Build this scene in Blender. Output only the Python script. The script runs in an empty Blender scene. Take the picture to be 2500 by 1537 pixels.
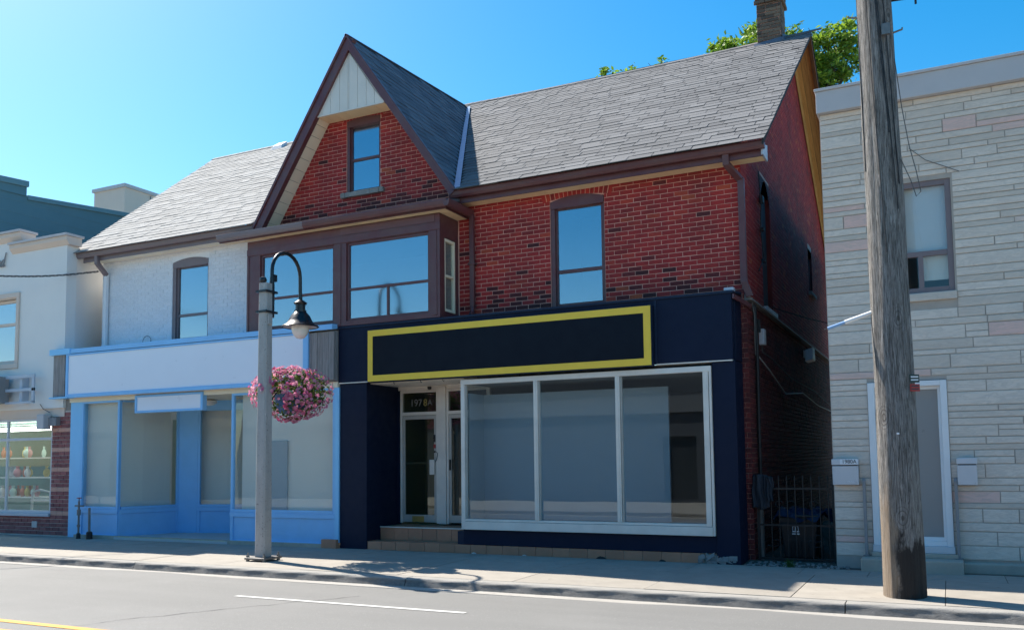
import bpy, math, random
import numpy as np
from mathutils import Vector, Matrix
random.seed(7); rng = np.random.default_rng(7)
scene = bpy.context.scene
COL = scene.collection
# ------------------------------------------------------------------ camera
CAM = (0.0, -13.3, 1.6)
YAW, PITCH, ROLL = -0.45656777, 0.07610966, -0.0119753
def cam_matrix():
    cy, sy, cp, sp = math.cos(YAW), math.sin(YAW), math.cos(PITCH), math.sin(PITCH)
    fwd = Vector((sy*cp, cy*cp, sp)); rt = Vector((cy, -sy, 0)); up = rt.cross(fwd)
    cr, sr = math.cos(ROLL), math.sin(ROLL)
    r2 = cr*rt + sr*up; u2 = -sr*rt + cr*up
    m = Matrix((r2, u2, -fwd)).transposed().to_4x4(); m.translation = Vector(CAM)
    return m
cd = bpy.data.cameras.new('camera'); cam = bpy.data.objects.new('camera', cd); COL.objects.link(cam)
cd.sensor_width = 36.0; cd.lens = 36.0*2154.27666/2500.0; cd.shift_y = 186.16/2500.0; cd.clip_end = 3000
cam.matrix_world = cam_matrix(); scene.camera = cam
# ------------------------------------------------------------------ sky, sun, exposure
SUN_TRAVEL = Vector((0.847, -0.258, -1.0)).normalized()
w = bpy.data.worlds.new('World'); scene.world = w; w.use_nodes = True
nt = w.node_tree; nt.nodes.clear()
sky = nt.nodes.new('ShaderNodeTexSky'); sky.sky_type = 'NISHITA'; sky.sun_disc = False
sky.sun_elevation = math.asin(-SUN_TRAVEL.z); sky.sun_rotation = math.atan2(-SUN_TRAVEL.x, -SUN_TRAVEL.y)
sky.air_density = 1.0; sky.dust_density = 0.7; sky.ozone_density = 1.2; sky.altitude = 100
bgn = nt.nodes.new('ShaderNodeBackground'); bgn.inputs[1].default_value = 0.075
won = nt.nodes.new('ShaderNodeOutputWorld')
hs_ = nt.nodes.new('ShaderNodeHueSaturation'); hs_.inputs['Saturation'].default_value = 1.55; hs_.inputs['Hue'].default_value = .49
nt.links.new(sky.outputs[0], hs_.inputs['Color']); nt.links.new(hs_.outputs[0], bgn.inputs[0]); nt.links.new(bgn.outputs[0], won.inputs[0])
sl = bpy.data.lights.new('sun', 'SUN'); sl.energy = 3.5; sl.angle = math.radians(0.5); sl.color = (1.0, 0.94, 0.84)
sun = bpy.data.objects.new('sun', sl); COL.objects.link(sun); sun.location = (-20, 10, 30)
sun.rotation_euler = SUN_TRAVEL.to_track_quat('-Z', 'Y').to_euler()
vs = scene.view_settings; vs.view_transform = 'Standard'; vs.look = 'None'; vs.gamma = 1.0; vs.exposure = 1.5; vs.use_curve_mapping = False
scene.render.resolution_x = 1024; scene.render.resolution_y = 629; scene.render.resolution_percentage = 100
scene.render.engine = 'CYCLES'
try: scene.cycles.max_bounces = 8; scene.cycles.transparent_max_bounces = 16
except Exception: pass

# ------------------------------------------------------------------ materials
MATS = {}
class N:
    def __init__(s, name):
        s.m = bpy.data.materials.new(name); s.m.use_nodes = True; s.t = s.m.node_tree
        s.b = s.t.nodes['Principled BSDF']; s.o = s.t.nodes['Material Output']; MATS[name] = s.m
        s._pos = None
    def n(s, t, **k):
        x = s.t.nodes.new(t)
        for a, v in k.items(): setattr(x, a, v)
        return x
    def l(s, a, b): s.t.links.new(a, b)
    def put(s, sock, v):
        if hasattr(v, 'is_output'): s.l(v, sock)
        else: sock.default_value = v
    def pos(s, scale=(1, 1, 1)):
        g = s.n('ShaderNodeNewGeometry'); mp = s.n('ShaderNodeMapping'); s.l(g.outputs['Position'], mp.inputs['Vector'])
        mp.inputs['Scale'].default_value = scale; return mp.outputs[0]
    def noise(s, sc, detail=4, rough=.55, vec=None, dist=0):
        x = s.n('ShaderNodeTexNoise'); x.inputs['Scale'].default_value = sc; x.inputs['Detail'].default_value = detail
        x.inputs['Roughness'].default_value = rough; x.inputs['Distortion'].default_value = dist
        s.l(vec if vec else s.pos(), x.inputs['Vector']); return x.outputs['Fac']
    def math(s, op, a, b=0.0, clamp=False):
        x = s.n('ShaderNodeMath', operation=op, use_clamp=clamp); s.put(x.inputs[0], a); s.put(x.inputs[1], b); return x.outputs[0]
    def ramp(s, fac, stops, interp='LINEAR'):
        x = s.n('ShaderNodeValToRGB'); x.color_ramp.interpolation = interp; e = x.color_ramp.elements
        while len(e) < len(stops): e.new(.5)
        for i, (p, c) in enumerate(stops):
            e[i].position = p; e[i].color = (*c, 1) if not isinstance(c, (int, float)) else (c, c, c, 1)
        s.l(fac, x.inputs[0]); return x.outputs[0]
    def mix(s, fac, a, b, mode='MIX'):
        x = s.n('ShaderNodeMix', data_type='RGBA', blend_type=mode); s.put(x.inputs[0], fac)
        for k, v in ((6, a), (7, b)):
            s.put(x.inputs[k], v if hasattr(v, 'is_output') else (*v, 1))
        return x.outputs[2]
    def rnd(s):
        oi = s.n('ShaderNodeObjectInfo'); at = s.n('ShaderNodeAttribute', attribute_name='rnd')
        return s.math('FRACT', s.math('ADD', oi.outputs['Random'], at.outputs['Fac']))
    def bump(s, h, strength=.3, dist=.01):
        x = s.n('ShaderNodeBump'); x.inputs['Strength'].default_value = strength; x.inputs['Distance'].default_value = dist
        s.l(h, x.inputs['Height']); s.l(x.outputs[0], s.b.inputs['Normal'])
    def fin(s, color, rough=.8, metal=0, spec=None):
        s.put(s.b.inputs['Base Color'], color if hasattr(color, 'is_output') else (*color, 1))
        s.put(s.b.inputs['Roughness'], rough); s.b.inputs['Metallic'].default_value = metal
        if spec is not None: s.b.inputs['Specular IOR Level'].default_value = spec
        return s.m
def c3(c, k): return tuple(max(0, min(1, v*k)) for v in c)
def plain(name, c, rough=.75, var=.12, sc=6, bump=.08, metal=0, rndv=0.0, grime=0.0, spec=None, bsc=60):
    k = N(name)
    col = k.mix(k.noise(sc, 5), c3(c, 1-var), c3(c, 1+var))
    if rndv:
        col = k.mix(k.rnd(), k.mix(1, col, (1-rndv,)*3, 'MULTIPLY'), k.mix(1, col, (min(1, 1+rndv),)*3, 'MULTIPLY'))
    if grime:
        g = k.ramp(k.noise(2.3, 7, .65), [(.38, 0), (.72, 1)])
        col = k.mix(k.math('MULTIPLY', g, grime), col, c3((.30, .27, .22), .6))
    if bump: k.bump(k.noise(bsc, 3), bump, .004)
    rr = k.ramp(k.noise(sc*2.5, 3), [(.3, max(.02, rough-.08)), (.7, min(1, rough+.08))])
    return k.fin(col, rr, metal, spec)
def streaky(name, c, dark, rough=.8, amt=.5, rndv=.15, sc=(9, 9, .7), bump=.25):
    k = N(name)
    s = k.noise(4, 6, .65, k.pos(sc)); col = k.mix(k.math('MULTIPLY', k.ramp(s, [(.35, 0), (.7, 1)]), amt), c, dark)
    col = k.mix(k.rnd(), k.mix(1, col, (1-rndv,)*3, 'MULTIPLY'), col)
    k.bump(k.noise(14, 5, .6, k.pos(sc)), bump, .004)
    return k.fin(col, rough)
def brickmat(name, stops, soot=.5, rough=.85):
    k = N(name)
    col = k.ramp(k.rnd(), stops)
    big = k.ramp(k.noise(1.1, 6, .62), [(.42, 0), (.78, 1)])
    col = k.mix(k.math('MULTIPLY', big, soot), col, (.05, .020, .022))
    fine = k.noise(45, 5, .7); col = k.mix(k.ramp(fine, [(.3, .0), (.75, .45)]), col, c3(stops[len(stops)//2][1], .45))
    k.bump(k.noise(70, 4, .65), .5, .004)
    return k.fin(col, rough)
brickmat('brick_red', [(0, (.24, .022, .024)), (.10, (.34, .025, .026)), (.5, (.41, .029, .029)), (.92, (.47, .037, .031)), (.97, (.53, .065, .034)), (1, (.55, .11, .04))], .72)
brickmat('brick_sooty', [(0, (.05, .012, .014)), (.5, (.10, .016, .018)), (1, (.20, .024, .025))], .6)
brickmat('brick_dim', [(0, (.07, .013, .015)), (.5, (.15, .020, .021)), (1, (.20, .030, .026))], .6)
brickmat('brick_white', [(0, (.82, .83, .85)), (.5, (.85, .86, .88)), (1, (.87, .88, .90))], .0, .6)
brickmat('brick_pier', [(0, (.24, .085, .085)), (.5, (.33, .115, .11)), (1, (.40, .15, .14))], .08)
brickmat('brick_chimney', [(0, (.075, .058, .045)), (.5, (.16, .12, .085)), (1, (.25, .18, .12))], .35)
plain('brick_band', (.62, .33, .25), .8, .12, 8, .2)
plain('mortar', (.74, .38, .30), .95, .3, 7, .4, grime=.2)
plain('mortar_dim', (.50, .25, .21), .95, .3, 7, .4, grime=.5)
plain('mortar_white', (.82, .83, .85), .8, .1, 7, .3)
plain('mortar_pale', (.66, .60, .56), .9, .15, 7, .3)
plain('mortar_stone', (.43, .375, .325), .9, .15, 7, .3)
def shinglemat(name, lo, hi, rough=.9):
    k = N(name); r = k.rnd()
    col = k.mix(r, lo, hi); col = k.mix(k.ramp(k.noise(160, 3, .7), [(.3, 0), (.75, .55)]), col, c3(lo, .45))
    col = k.mix(k.ramp(k.noise(.7, 4), [(.4, 0), (.8, .35)]), col, c3(lo, .6))
    k.bump(k.noise(220, 2), .6, .003); return k.fin(col, rough)
shinglemat('shingle_grey', (.115, .115, .12), (.20, .198, .202))
shinglemat('shingle_shade_tint', (.10, .115, .145), (.18, .20, .235))  # grey shingle again, with the dormer slope's blue shade put into the colour
shinglemat('shingle_pale', (.29, .285, .275), (.37, .365, .355))
plain('roof_deck', (.03, .03, .032), .95)
plain('roof_deck_pale', (.22, .215, .21), .95)
plain('maroon', (.115, .034, .040), .42, .16, 4, .05, grime=.25)
plain('maroon_faded', (.135, .062, .068), .5, .12, 4, .05)
plain('maroon_grey', (.20, .155, .16), .5, .12, 4, .05)
plain('cream_soffit', (.90, .70, .42), .6, .1, 3, .04, rndv=.07)
plain('cream_pale', (.90, .80, .60), .6, .08, 3, .04, rndv=.05)
plain('cream_siding', (.74, .70, .62), .5, .06, 3, .03, rndv=.05, grime=.10)
plain('navy', (.0045, .0105, .032), .6, .16, 3, .25, spec=.22, bsc=110)
plain('navy_flash', (.010, .020, .046), .5, .2, 5, .05, spec=.25)
plain('sign_navy', (.003, .006, .013), .6, .1, 2, .02, spec=.2)
plain('sign_yellow', (.95, .60, .05), .45, .10, 5, .05)
plain('sign_white', (.80, .83, .90), .35, .03, 2, .02)
plain('white_alu', (.80, .735, .65), .42, .08, 6, .04, grime=.18)
plain('grey_alu', (.50, .47, .42), .38, .1, 6, .04, grime=.25)
plain('plaster_in', (.45, .52, .56), .9, .04, 2, .0)
plain('plaster_dim', (.26, .26, .245), .9, .06, 2, .0)
plain('plaster_olive', (.50, .46, .31), .9, .05, 2, .0)
plain('plaster_warm', (.86, .85, .78), .9, .05, 2, .0)
plain('room_dark', (.10, .105, .11), .95, .1, 2, .0)
plain('flash_blue', (.16, .27, .42), .38, .12, 5, .04)
plain('flash_pale', (.45, .50, .57), .4, .1, 5, .04)
plain('flash_lead', (.11, .13, .17), .5, .2, 5, .1)
plain('shop_blue', (.24, .55, .90), .5, .08, 3, .06, grime=.06)
plain('shop_blue_light', (.25, .60, .92), .5, .08, 3, .06)
plain('stucco', (.80, .78, .74), .9, .04, 2, .35, bsc=200)
plain('stucco_trim', (.70, .58, .49), .85, .05, 3, .2)
plain('coping_grey', (.52, .50, .50), .6, .08, 3, .05)
plain('teal_wall', (.10, .225, .275), .8, .06, 1.5, .1)
plain('teal_cap', (.13, .27, .32), .6, .06, 1.5, .05)
plain('bark', (.10, .075, .055), .95, .3, 9, .8)
plain('iron', (.018, .015, .014), .55, .3, 9, .15)
plain('iron_black', (.012, .012, .014), .32, .2, 9, .05)
plain('bolt_steel', (.20, .19, .18), .5, .3, 20, .2, metal=.6)
plain('post_grey', (.26, .26, .27), .6, .15, 9, .1, grime=.3)
plain('pvc_white', (.80, .80, .80), .4, .05, 6, .03)
plain('pvc_blue', (.25, .42, .66), .45, .08, 6, .03)
plain('cable', (.022, .021, .022), .6, .2, 9, .05)
plain('cable_grey', (.12, .115, .11), .7, .2, 9, .05)
plain('cable_white', (.60, .60, .60), .6, .1, 9, .03)
plain('bin_black', (.016, .017, .019), .5, .2, 6, .06)
plain('print_white', (.78, .80, .82), .6, .04, 6, 0)
plain('print_dark', (.05, .05, .06), .6, .04, 6, 0)
plain('brass', (.42, .32, .10), .45, .15, 20, .05, metal=.5)
plain('mailbox', (.60, .60, .62), .45, .05, 6, .04)
plain('red_tag', (.40, .035, .03), .5, .1, 9, .02)
plain('dark_tag', (.03, .05, .045), .5, .1, 9, .02)
plain('door_panel', (.30, .285, .27), .35, .04, 1.5, 0)
plain('jacket_cloth', (.028, .034, .046), .9, .3, 12, .3)
plain('concrete_step', (.46, .40, .33), .9, .2, 5, .4, grime=.35)
plain('dirt', (.075, .062, .05), 1, .5, 9, .8, grime=.4)
plain('rubble_grey', (.26, .25, .24), .95, .3, 12, .5)
plain('sill_stone', (.30, .28, .26), .9, .35, 9, .6, grime=.55)
plain('ledge_metal', (.20, .19, .18), .6, .25, 6, .1)
plain('basket_blue', (.03, .13, .30), .45, .1, 6, .03)
plain('opal', (.78, .77, .72), .25, .03, 3, 0)
plain('scuff_yellow', (.60, .62, .30), .8, .2, 20, .05)
plain('paint_white', (.55, .54, .51), .75, .12, 30, .1, grime=.1)
plain('paint_yellow', (.64, .30, .035), .7, .1, 30, .1)
plain('tar', (.028, .028, .03), .8, .2, 20, .1)
plain('chip_white', (.62, .60, .57), .9, .2, 20, .2)
plain('opposite_wall', (.10, .105, .115), .9, .1, 2, .2)
plain('opposite_band', (.20, .20, .20), .7, .05, 2, .1)
plain('opposite_dark', (.05, .055, .06), .3, .1, 2, 0)
def concrete(name, c, sc=3):
    k = N(name)
    col = k.mix(k.ramp(k.noise(sc, 7, .65), [(.3, 0), (.7, 1)]), c3(c, .86), c3(c, 1.08))
    col = k.mix(k.ramp(k.noise(120, 3, .7), [(.55, 0), (.8, .35)]), col, c3(c, .6))
    sp = k.ramp(k.noise(9, 2, .4), [(.66, 0), (.72, .45)]); col = k.mix(sp, col, c3(c, .55))
    col = k.mix(k.rnd(), k.mix(1, col, (.90,)*3, 'MULTIPLY'), col)
    k.bump(k.noise(90, 4, .7), .35, .004); return k.fin(col, .88)
concrete('concrete_walk', (.345, .31, .265)); concrete('joint_dark', (.08, .075, .07)); concrete('gutter_pan', (.37, .345, .31))
def curbmat():
    k = N('concrete_curb'); c = (.33, .31, .28)
    g = k.n('ShaderNodeNewGeometry'); sx = k.n('ShaderNodeSeparateXYZ'); k.l(g.outputs['Position'], sx.inputs[0])
    grime = k.ramp(k.noise(15, 8, .75, k.pos((.7, 1, 1.6))), [(.30, .35), (.62, 1)])
    low = k.ramp(k.math('MULTIPLY', sx.outputs['Z'], -9.0), [(.12, 0), (.35, 1)])
    col = k.mix(k.noise(4, 6, .65), c3(c, .85), c3(c, 1.1))
    col = k.mix(k.math('MULTIPLY', k.math('MULTIPLY', grime, low), .8), col, (.10, .095, .09))
    k.bump(k.noise(60, 5, .75), .7, .012); return k.fin(col, .9)
curbmat()
def asphalt():
    k = N('asphalt'); c = (.205, .20, .19)
    col = k.mix(k.noise(260, 3, .8), c3(c, .55), c3(c, 1.35))
    col = k.mix(k.ramp(k.noise(1.0, 6, .6, k.pos((.16, 1.6, 1))), [(.35, 0), (.7, .5)]), col, c3(c, .74))
    col = k.mix(k.ramp(k.noise(42, 4, .8), [(.3, 0), (.75, .5)]), col, c3(c, .72)); col = k.mix(k.ramp(k.noise(55, 2, .6), [(.66, 0), (.72, .55)]), col, (.42, .41, .39))
    col = k.mix(k.ramp(k.noise(.35, 5, .6), [(.5, 0), (.75, .35)]), col, c3(c, 1.25))
    k.bump(k.noise(240, 3, .8), .6, .005); return k.fin(col, .82)
asphalt()
plain('ground_far', (.16, .15, .13), 1, .2, .5, .2)
def stonemat():
    k = N('stone'); r = k.rnd()
    col = k.ramp(r, [(0, (.63, .54, .455)), (.45, (.71, .615, .525)), (.80, (.78, .68, .585)), (.925, (.73, .635, .545)), (.932, (.75, .53, .46)), (1, (.79, .52, .45))])
    v = k.noise(3.2, 6, .6, k.pos((1, 1, 5)), 1.2); col = k.mix(k.ramp(v, [(.42, 0), (.50, .35), (.58, 0)]), col, (.44, .39, .34))
    col = k.mix(k.ramp(k.noise(1.2, 4), [(.4, 0), (.8, .25)]), col, (.52, .46, .40))
    k.bump(k.noise(7, 7, .62, k.pos((1, 1, 3)), .8), .55, .02); return k.fin(col, .85)
stonemat()
streaky('wood_grey', (.36, .33, .31), (.17, .155, .15), .85, .8)
streaky('wood_raw', (.80, .46, .15), (.50, .25, .07), .75, .7, .25, (9, .7, .7))
streaky('wood_bark', (.26, .11, .035), (.08, .035, .015), .9, .9, .25, (9, .9, .9), .8)
streaky('rail_metal', (.30, .30, .31), (.20, .14, .10), .55, .35)
def polewood():
    k = N('pole_wood')
    g = k.n('ShaderNodeNewGeometry'); sx = k.n('ShaderNodeSeparateXYZ'); k.l(g.outputs['Position'], sx.inputs[0])
    st = k.noise(6, 9, .7, k.pos((5, 5, .35)), 1.4)
    col = k.ramp(st, [(.25, (.075, .068, .063)), (.42, (.20, .185, .17)), (.55, (.32, .30, .28)), (.72, (.46, .43, .40))])
    fine = k.noise(20, 5, .8, k.pos((6, 6, .20)), 1.0); col = k.mix(k.ramp(fine, [(.40, .9), (.52, 0)]), col, (.028, .022, .018))
    wv = k.n('ShaderNodeTexVoronoi', feature='DISTANCE_TO_EDGE'); wv.inputs['Scale'].default_value = 3.2
    k.l(k.pos((1.2, 1.2, .55)), wv.inputs['Vector'])
    # rings round the knots
    kn = k.n('ShaderNodeTexVoronoi'); kn.inputs['Scale'].default_value = 2.1; kn.inputs['Randomness'].default_value = 1
    k.l(k.pos((1.3, 1.3, .75)), kn.inputs['Vector'])
    d = kn.outputs['Distance']; ring = k.math('SINE', k.math('MULTIPLY', d, 95)); near = k.ramp(d, [(.06, 1), (.30, 0)])
    col = k.mix(k.math('MULTIPLY', k.math('MULTIPLY', k.ramp(ring, [(.45, 0), (.8, 1)]), near), .75), col, (.05, .038, .03))
    col = k.mix(k.ramp(d, [(.035, .9), (.06, 0)]), col, (.03, .022, .018))
    # charred patch and bare orange wood at the foot
    z = sx.outputs['Z']; x = sx.outputs['X']
    edge = k.noise(2.6, 6, .6, k.pos((2.2, 2.2, .9)))
    hgt = k.math('ADD', z, k.math('MULTIPLY', k.math('SUBTRACT', edge, .5), 1.5))
    foot = k.ramp(k.math('SUBTRACT', .78, hgt), [(.0, 0), (.12, 1)])
    xs = k.ramp(k.math('ADD', k.math('MULTIPLY', x, 1), k.math('ADD', .71, k.math('MULTIPLY', k.math('SUBTRACT', edge, .5), .30))), [(.14, 0), (.19, 1)])
    low = k.ramp(k.math('SUBTRACT', 1.25, hgt), [(0, 0), (.5, .6)])
    bare = k.mix(fine, (.40, .29, .19), (.20, .13, .075)); col = k.mix(k.math('MULTIPLY', low, k.math('SUBTRACT', 1, xs)), col, bare)
    col = k.mix(k.math('MULTIPLY', k.math('MULTIPLY', foot, xs), .95), col, (.020, .016, .014))
    k.bump(k.math('ADD', k.math('MULTIPLY', st, .6), k.math('ADD', k.math('MULTIPLY', fine, .6), k.math('MULTIPLY', k.math('MULTIPLY', ring, near), .08))), 1.0, .03)
    return k.fin(col, .9)
polewood()
def lampconc():
    k = N('lamp_concrete'); c = (.44, .42, .395)
    col = k.mix(k.noise(5, 6, .7, k.pos((2, 2, .5))), c3(c, .65), c3(c, 1.2))
    col = k.mix(k.ramp(k.noise(42, 3, .6), [(.62, 0), (.70, .9)]), col, (.07, .06, .055))
    col = k.mix(k.ramp(k.noise(18, 4, .6), [(.66, 0), (.74, .8)]), col, (.55, .53, .50))
    k.bump(k.noise(60, 4, .7), .7, .006); return k.fin(col, .85)
lampconc()
def tilemat():
    k = N('tile_brown'); c = (.52, .23, .135)
    col = k.mix(k.noise(6, 6, .6), c3(c, .7), c3(c, 1.3)); col = k.mix(k.rnd(), c3(c, .8), col)
    col = k.mix(k.ramp(k.noise(25, 5, .7), [(.62, 0), (.74, .6)]), col, (.36, .32, .28))
    k.bump(k.noise(50, 4), .2, .004); return k.fin(col, .5)
tilemat()
def leafmat(name, a, b):
    k = N(name); col = k.mix(k.rnd(), a, b); k.b.inputs['Roughness'].default_value = .5
    k.l(col, k.b.inputs['Base Color'])
    tr = k.n('ShaderNodeBsdfTranslucent'); k.l(col, tr.inputs[0]); mx = k.n('ShaderNodeMixShader'); mx.inputs[0].default_value = .45
    k.l(k.b.outputs[0], mx.inputs[1]); k.l(tr.outputs[0], mx.inputs[2]); k.l(mx.outputs[0], k.o.inputs[0]); return k.m
leafmat('leaf_tree', (.06, .15, .014), (.30, .44, .04)); leafmat('leaf_basket', (.05, .10, .015), (.15, .21, .04))
leafmat('petal_pink', (.62, .07, .22), (.85, .42, .55)); leafmat('grass', (.05, .12, .02), (.14, .22, .05))
leafmat('tarp_blue', (.012, .035, .10), (.03, .07, .17))
def glass(name, refl, tint, rough=.012):
    k = N(name)
    lw = k.n('ShaderNodeLayerWeight'); lw.inputs[0].default_value = .5          # Schlick reflectance, same from both faces
    fac = k.math('ADD', k.math('MULTIPLY', k.math('POWER', lw.outputs['Facing'], 5.0), .9), .04+refl, True)
    gl = k.n('ShaderNodeBsdfGlossy'); gl.inputs['Roughness'].default_value = rough; gl.inputs[0].default_value = (.84, .93, 1, 1)
    bp = k.n('ShaderNodeBump'); bp.inputs['Strength'].default_value = .03; bp.inputs['Distance'].default_value = .02
    k.l(k.noise(1.1, 2), bp.inputs['Height']); k.l(bp.outputs[0], gl.inputs['Normal'])
    tr = k.n('ShaderNodeBsdfTransparent'); tr.inputs[0].default_value = (*tint, 1)
    mx = k.n('ShaderNodeMixShader'); k.l(fac, mx.inputs[0]); k.l(tr.outputs[0], mx.inputs[1]); k.l(gl.outputs[0], mx.inputs[2])
    k.l(mx.outputs[0], k.o.inputs[0]); return k.m
glass('glass_sky', .27, (.75, .80, .85), .10); glass('glass_shop', .03, (.84, .88, .89)); glass('glass_pale', .0, (.93, .94, .93)); glass('glass_door', .05, (.62, .64, .56))
def emis(name, c, s):
    k = N(name); k.b.inputs['Base Color'].default_value = (*c, 1); k.b.inputs['Emission Color'].default_value = (*c, 1); k.b.inputs['Emission Strength'].default_value = s; return k.m
emis('tube_light', (.95, .97, .85), 4.0)
def greensign():
    k = N('sign_green'); g = k.n('ShaderNodeNewGeometry'); sx = k.n('ShaderNodeSeparateXYZ'); k.l(g.outputs['Position'], sx.inputs[0])
    f = k.math('MULTIPLY', k.math('SUBTRACT', sx.outputs['Z'], 3.02), 1.75)
    return k.fin(k.ramp(f, [(.0, (.22, .60, .42)), (.35, (.36, .66, .50)), (.62, (.68, .78, .66)), (1, (.78, .80, .80))]), .35)
greensign()
plain('shop_teal', (.45, .58, .55), .8, .15, 2, 0); plain('merch_red', (.45, .14, .10), .6, .3, 9, 0); plain('merch_pink', (.45, .20, .24), .6, .3, 9, 0); plain('merch_gold', (.45, .36, .12), .6, .3, 9, 0)
# ------------------------------------------------------------------ mesh helpers
ROOTLOC = {}
class MB:
    def __init__(s): s.v = []; s.f = []; s.sm = []
    def add(s, vs, fs, smooth=False):
        o = len(s.v); s.v += [tuple(p) for p in vs]; s.f += [tuple(i+o for i in f) for f in fs]; s.sm += [smooth]*len(fs); return s
    def box(s, x0, x1, y0, y1, z0, z1):
        return s.add([(x0,y0,z0),(x1,y0,z0),(x1,y1,z0),(x0,y1,z0),(x0,y0,z1),(x1,y0,z1),(x1,y1,z1),(x0,y1,z1)],
                     [(3,2,1,0),(4,5,6,7),(0,1,5,4),(1,2,6,5),(2,3,7,6),(3,0,4,7)])
    def obox(s, c, u, v, n, a, b, d):          # oriented box, half sizes a b d
        c, u, v, n = map(Vector, (c, u, v, n)); P = [c+u*i*a+v*j*b+n*k*d for k in (-1,1) for j in (-1,1) for i in (-1,1)]
        return s.add(P, [(0,2,3,1),(4,5,7,6),(0,1,5,4),(1,3,7,5),(3,2,6,7),(2,0,4,6)])
    def bar(s, p, q, wd, ht, up=(0,0,1)):
        p, q = Vector(p), Vector(q); u = (q-p); L = u.length; u.normalize(); up = Vector(up)
        n = u.cross(up); n.normalize(); v = n.cross(u); return s.obox((p+q)/2, u, v, n, L/2, ht/2, wd/2)
    def prism(s, poly, d):                      # poly list of 3d points, d extrusion vector
        n = len(poly); d = Vector(d); A = [Vector(p) for p in poly]; B = [p+d for p in A]
        return s.add(A+B, [tuple(range(n-1,-1,-1)), tuple(range(n, 2*n))]+[(i,(i+1)%n,n+(i+1)%n,n+i) for i in range(n)])
    def quad(s, *p): return s.add(p, [tuple(range(len(p)))])
    def tube(s, pts, r, seg=8, smooth=True, cap=True):
        pts = [Vector(p) for p in pts]; n = len(pts); rr = r if isinstance(r, (list, tuple)) else [r]*n
        t0 = (pts[1]-pts[0]).normalized(); ref = Vector((0,0,1)) if abs(t0.z) < .9 else Vector((1,0,0)); a = t0.cross(ref).normalized()
        V = []; F = []
        for i, p in enumerate(pts):
            t = (pts[min(i+1,n-1)]-pts[max(i-1,0)]).normalized(); a = (a - t*a.dot(t)).normalized(); b = t.cross(a)
            V += [p+(a*math.cos(2*math.pi*k/seg)+b*math.sin(2*math.pi*k/seg))*rr[i] for k in range(seg)]
        for i in range(n-1):
            F += [(i*seg+k, i*seg+(k+1)%seg, (i+1)*seg+(k+1)%seg, (i+1)*seg+k) for k in range(seg)]
        if cap: F += [tuple(range(seg-1,-1,-1)), tuple((n-1)*seg+k for k in range(seg))]
        return s.add(V, F, smooth)
    def lathe(s, prof, c, seg=20, smooth=True, capb=True, capt=True):   # prof [(r,z)] from bottom to top
        V = []; F = []; n = len(prof)
        for r, z in prof: V += [(c[0]+r*math.cos(2*math.pi*k/seg), c[1]+r*math.sin(2*math.pi*k/seg), c[2]+z) for k in range(seg)]
        for i in range(n-1): F += [(i*seg+k, i*seg+(k+1)%seg, (i+1)*seg+(k+1)%seg, (i+1)*seg+k) for k in range(seg)]
        if capb: F.append(tuple(range(seg-1,-1,-1)))
        if capt: F.append(tuple((n-1)*seg+k for k in range(seg)))
        return s.add(V, F, smooth)
    def sweep(s, prof, p, q):                   # closed profile [(out, up)] along p->q; out = horizontal to the right of travel
        p, q = Vector(p), Vector(q); u = (q-p).normalized(); o = Vector((u.y, -u.x, 0)); n = len(prof)
        A = [p+o*a+Vector((0,0,b)) for a, b in prof]; B = [q+o*a+Vector((0,0,b)) for a, b in prof]
        return s.add(A+B, [tuple(range(n)), tuple(range(2*n-1,n-1,-1))]+[(i,n+i,n+(i+1)%n,(i+1)%n) for i in range(n)])
    def mesh(s, name, mat, off=(0,0,0)):
        m = bpy.data.meshes.new(name); ox, oy, oz = off
        m.from_pydata([(x-ox, y-oy, z-oz) for x, y, z in s.v], [], s.f)
        if any(s.sm):
            m.polygons.foreach_set('use_smooth', s.sm); m.update(); m.set_sharp_from_angle(angle=math.radians(40))
        m.materials.append(MATS[mat]); m.update(); return m
    def build(s, name, mat, parent=None, bevel=0.0, loc=None):
        off = ROOTLOC[parent] if parent else (loc or (0,0,0))
        m = s.mesh(name, mat, off); o = bpy.data.objects.new(name, m); COL.objects.link(o)
        if parent: o.parent = parent; ROOTLOC[o] = off
        else: o.location = off; ROOTLOC[o] = off
        if bevel:
            b = o.modifiers.new('bevel', 'BEVEL'); b.width = bevel; b.segments = 2; b.limit_method = 'ANGLE'
        return o
def thing(name, label, cat, loc=(0,0,0), group=None):
    o = bpy.data.objects.new(name, None); COL.objects.link(o); o.location = loc; o.empty_display_size = .2
    o['label'] = label; o['category'] = cat
    if group: o['group'] = group
    ROOTLOC[o] = tuple(loc); return o
def tag(o, label, cat, group=None):
    o['label'] = label; o['category'] = cat
    if group: o['group'] = group
    return o
def structure(o): o['kind'] = 'structure'; return o
def boxpart(name, mat, parent, *b, bevel=0.0): return MB().box(*b).build(name, mat, parent, bevel)
# pieces: many alike boxes laid on a plane
def piece_template(w, h, ch=.004):
    a, b = .5, .5; i, j = a-ch/w, b-ch/h
    V = [(-a,-b,0),(a,-b,0),(a,b,0),(-a,b,0),(-a,-b,.75),(a,-b,.75),(a,b,.75),(-a,b,.75),(-i,-j,1),(i,-j,1),(i,j,1),(-i,j,1)]
    F = [(8,9,10,11)]+[(k,(k+1)%4,4+(k+1)%4,4+k) for k in range(4)]+[(4+k,4+(k+1)%4,8+(k+1)%4,8+k) for k in range(4)]
    return V, F
TPL = {}
def tpl_mesh(key, V, F, mat):
    k = (key, mat)
    if k not in TPL:
        m = bpy.data.meshes.new(key); m.from_pydata(V, [], F); m.materials.append(MATS[mat]); m.update(); TPL[k] = m
    return TPL[k]
def frame(O, u, v, n):                          # 4x4 from origin and axes
    m = Matrix((Vector(u), Vector(v), Vector(n))).transposed().to_4x4(); m.translation = Vector(O); return m
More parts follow.
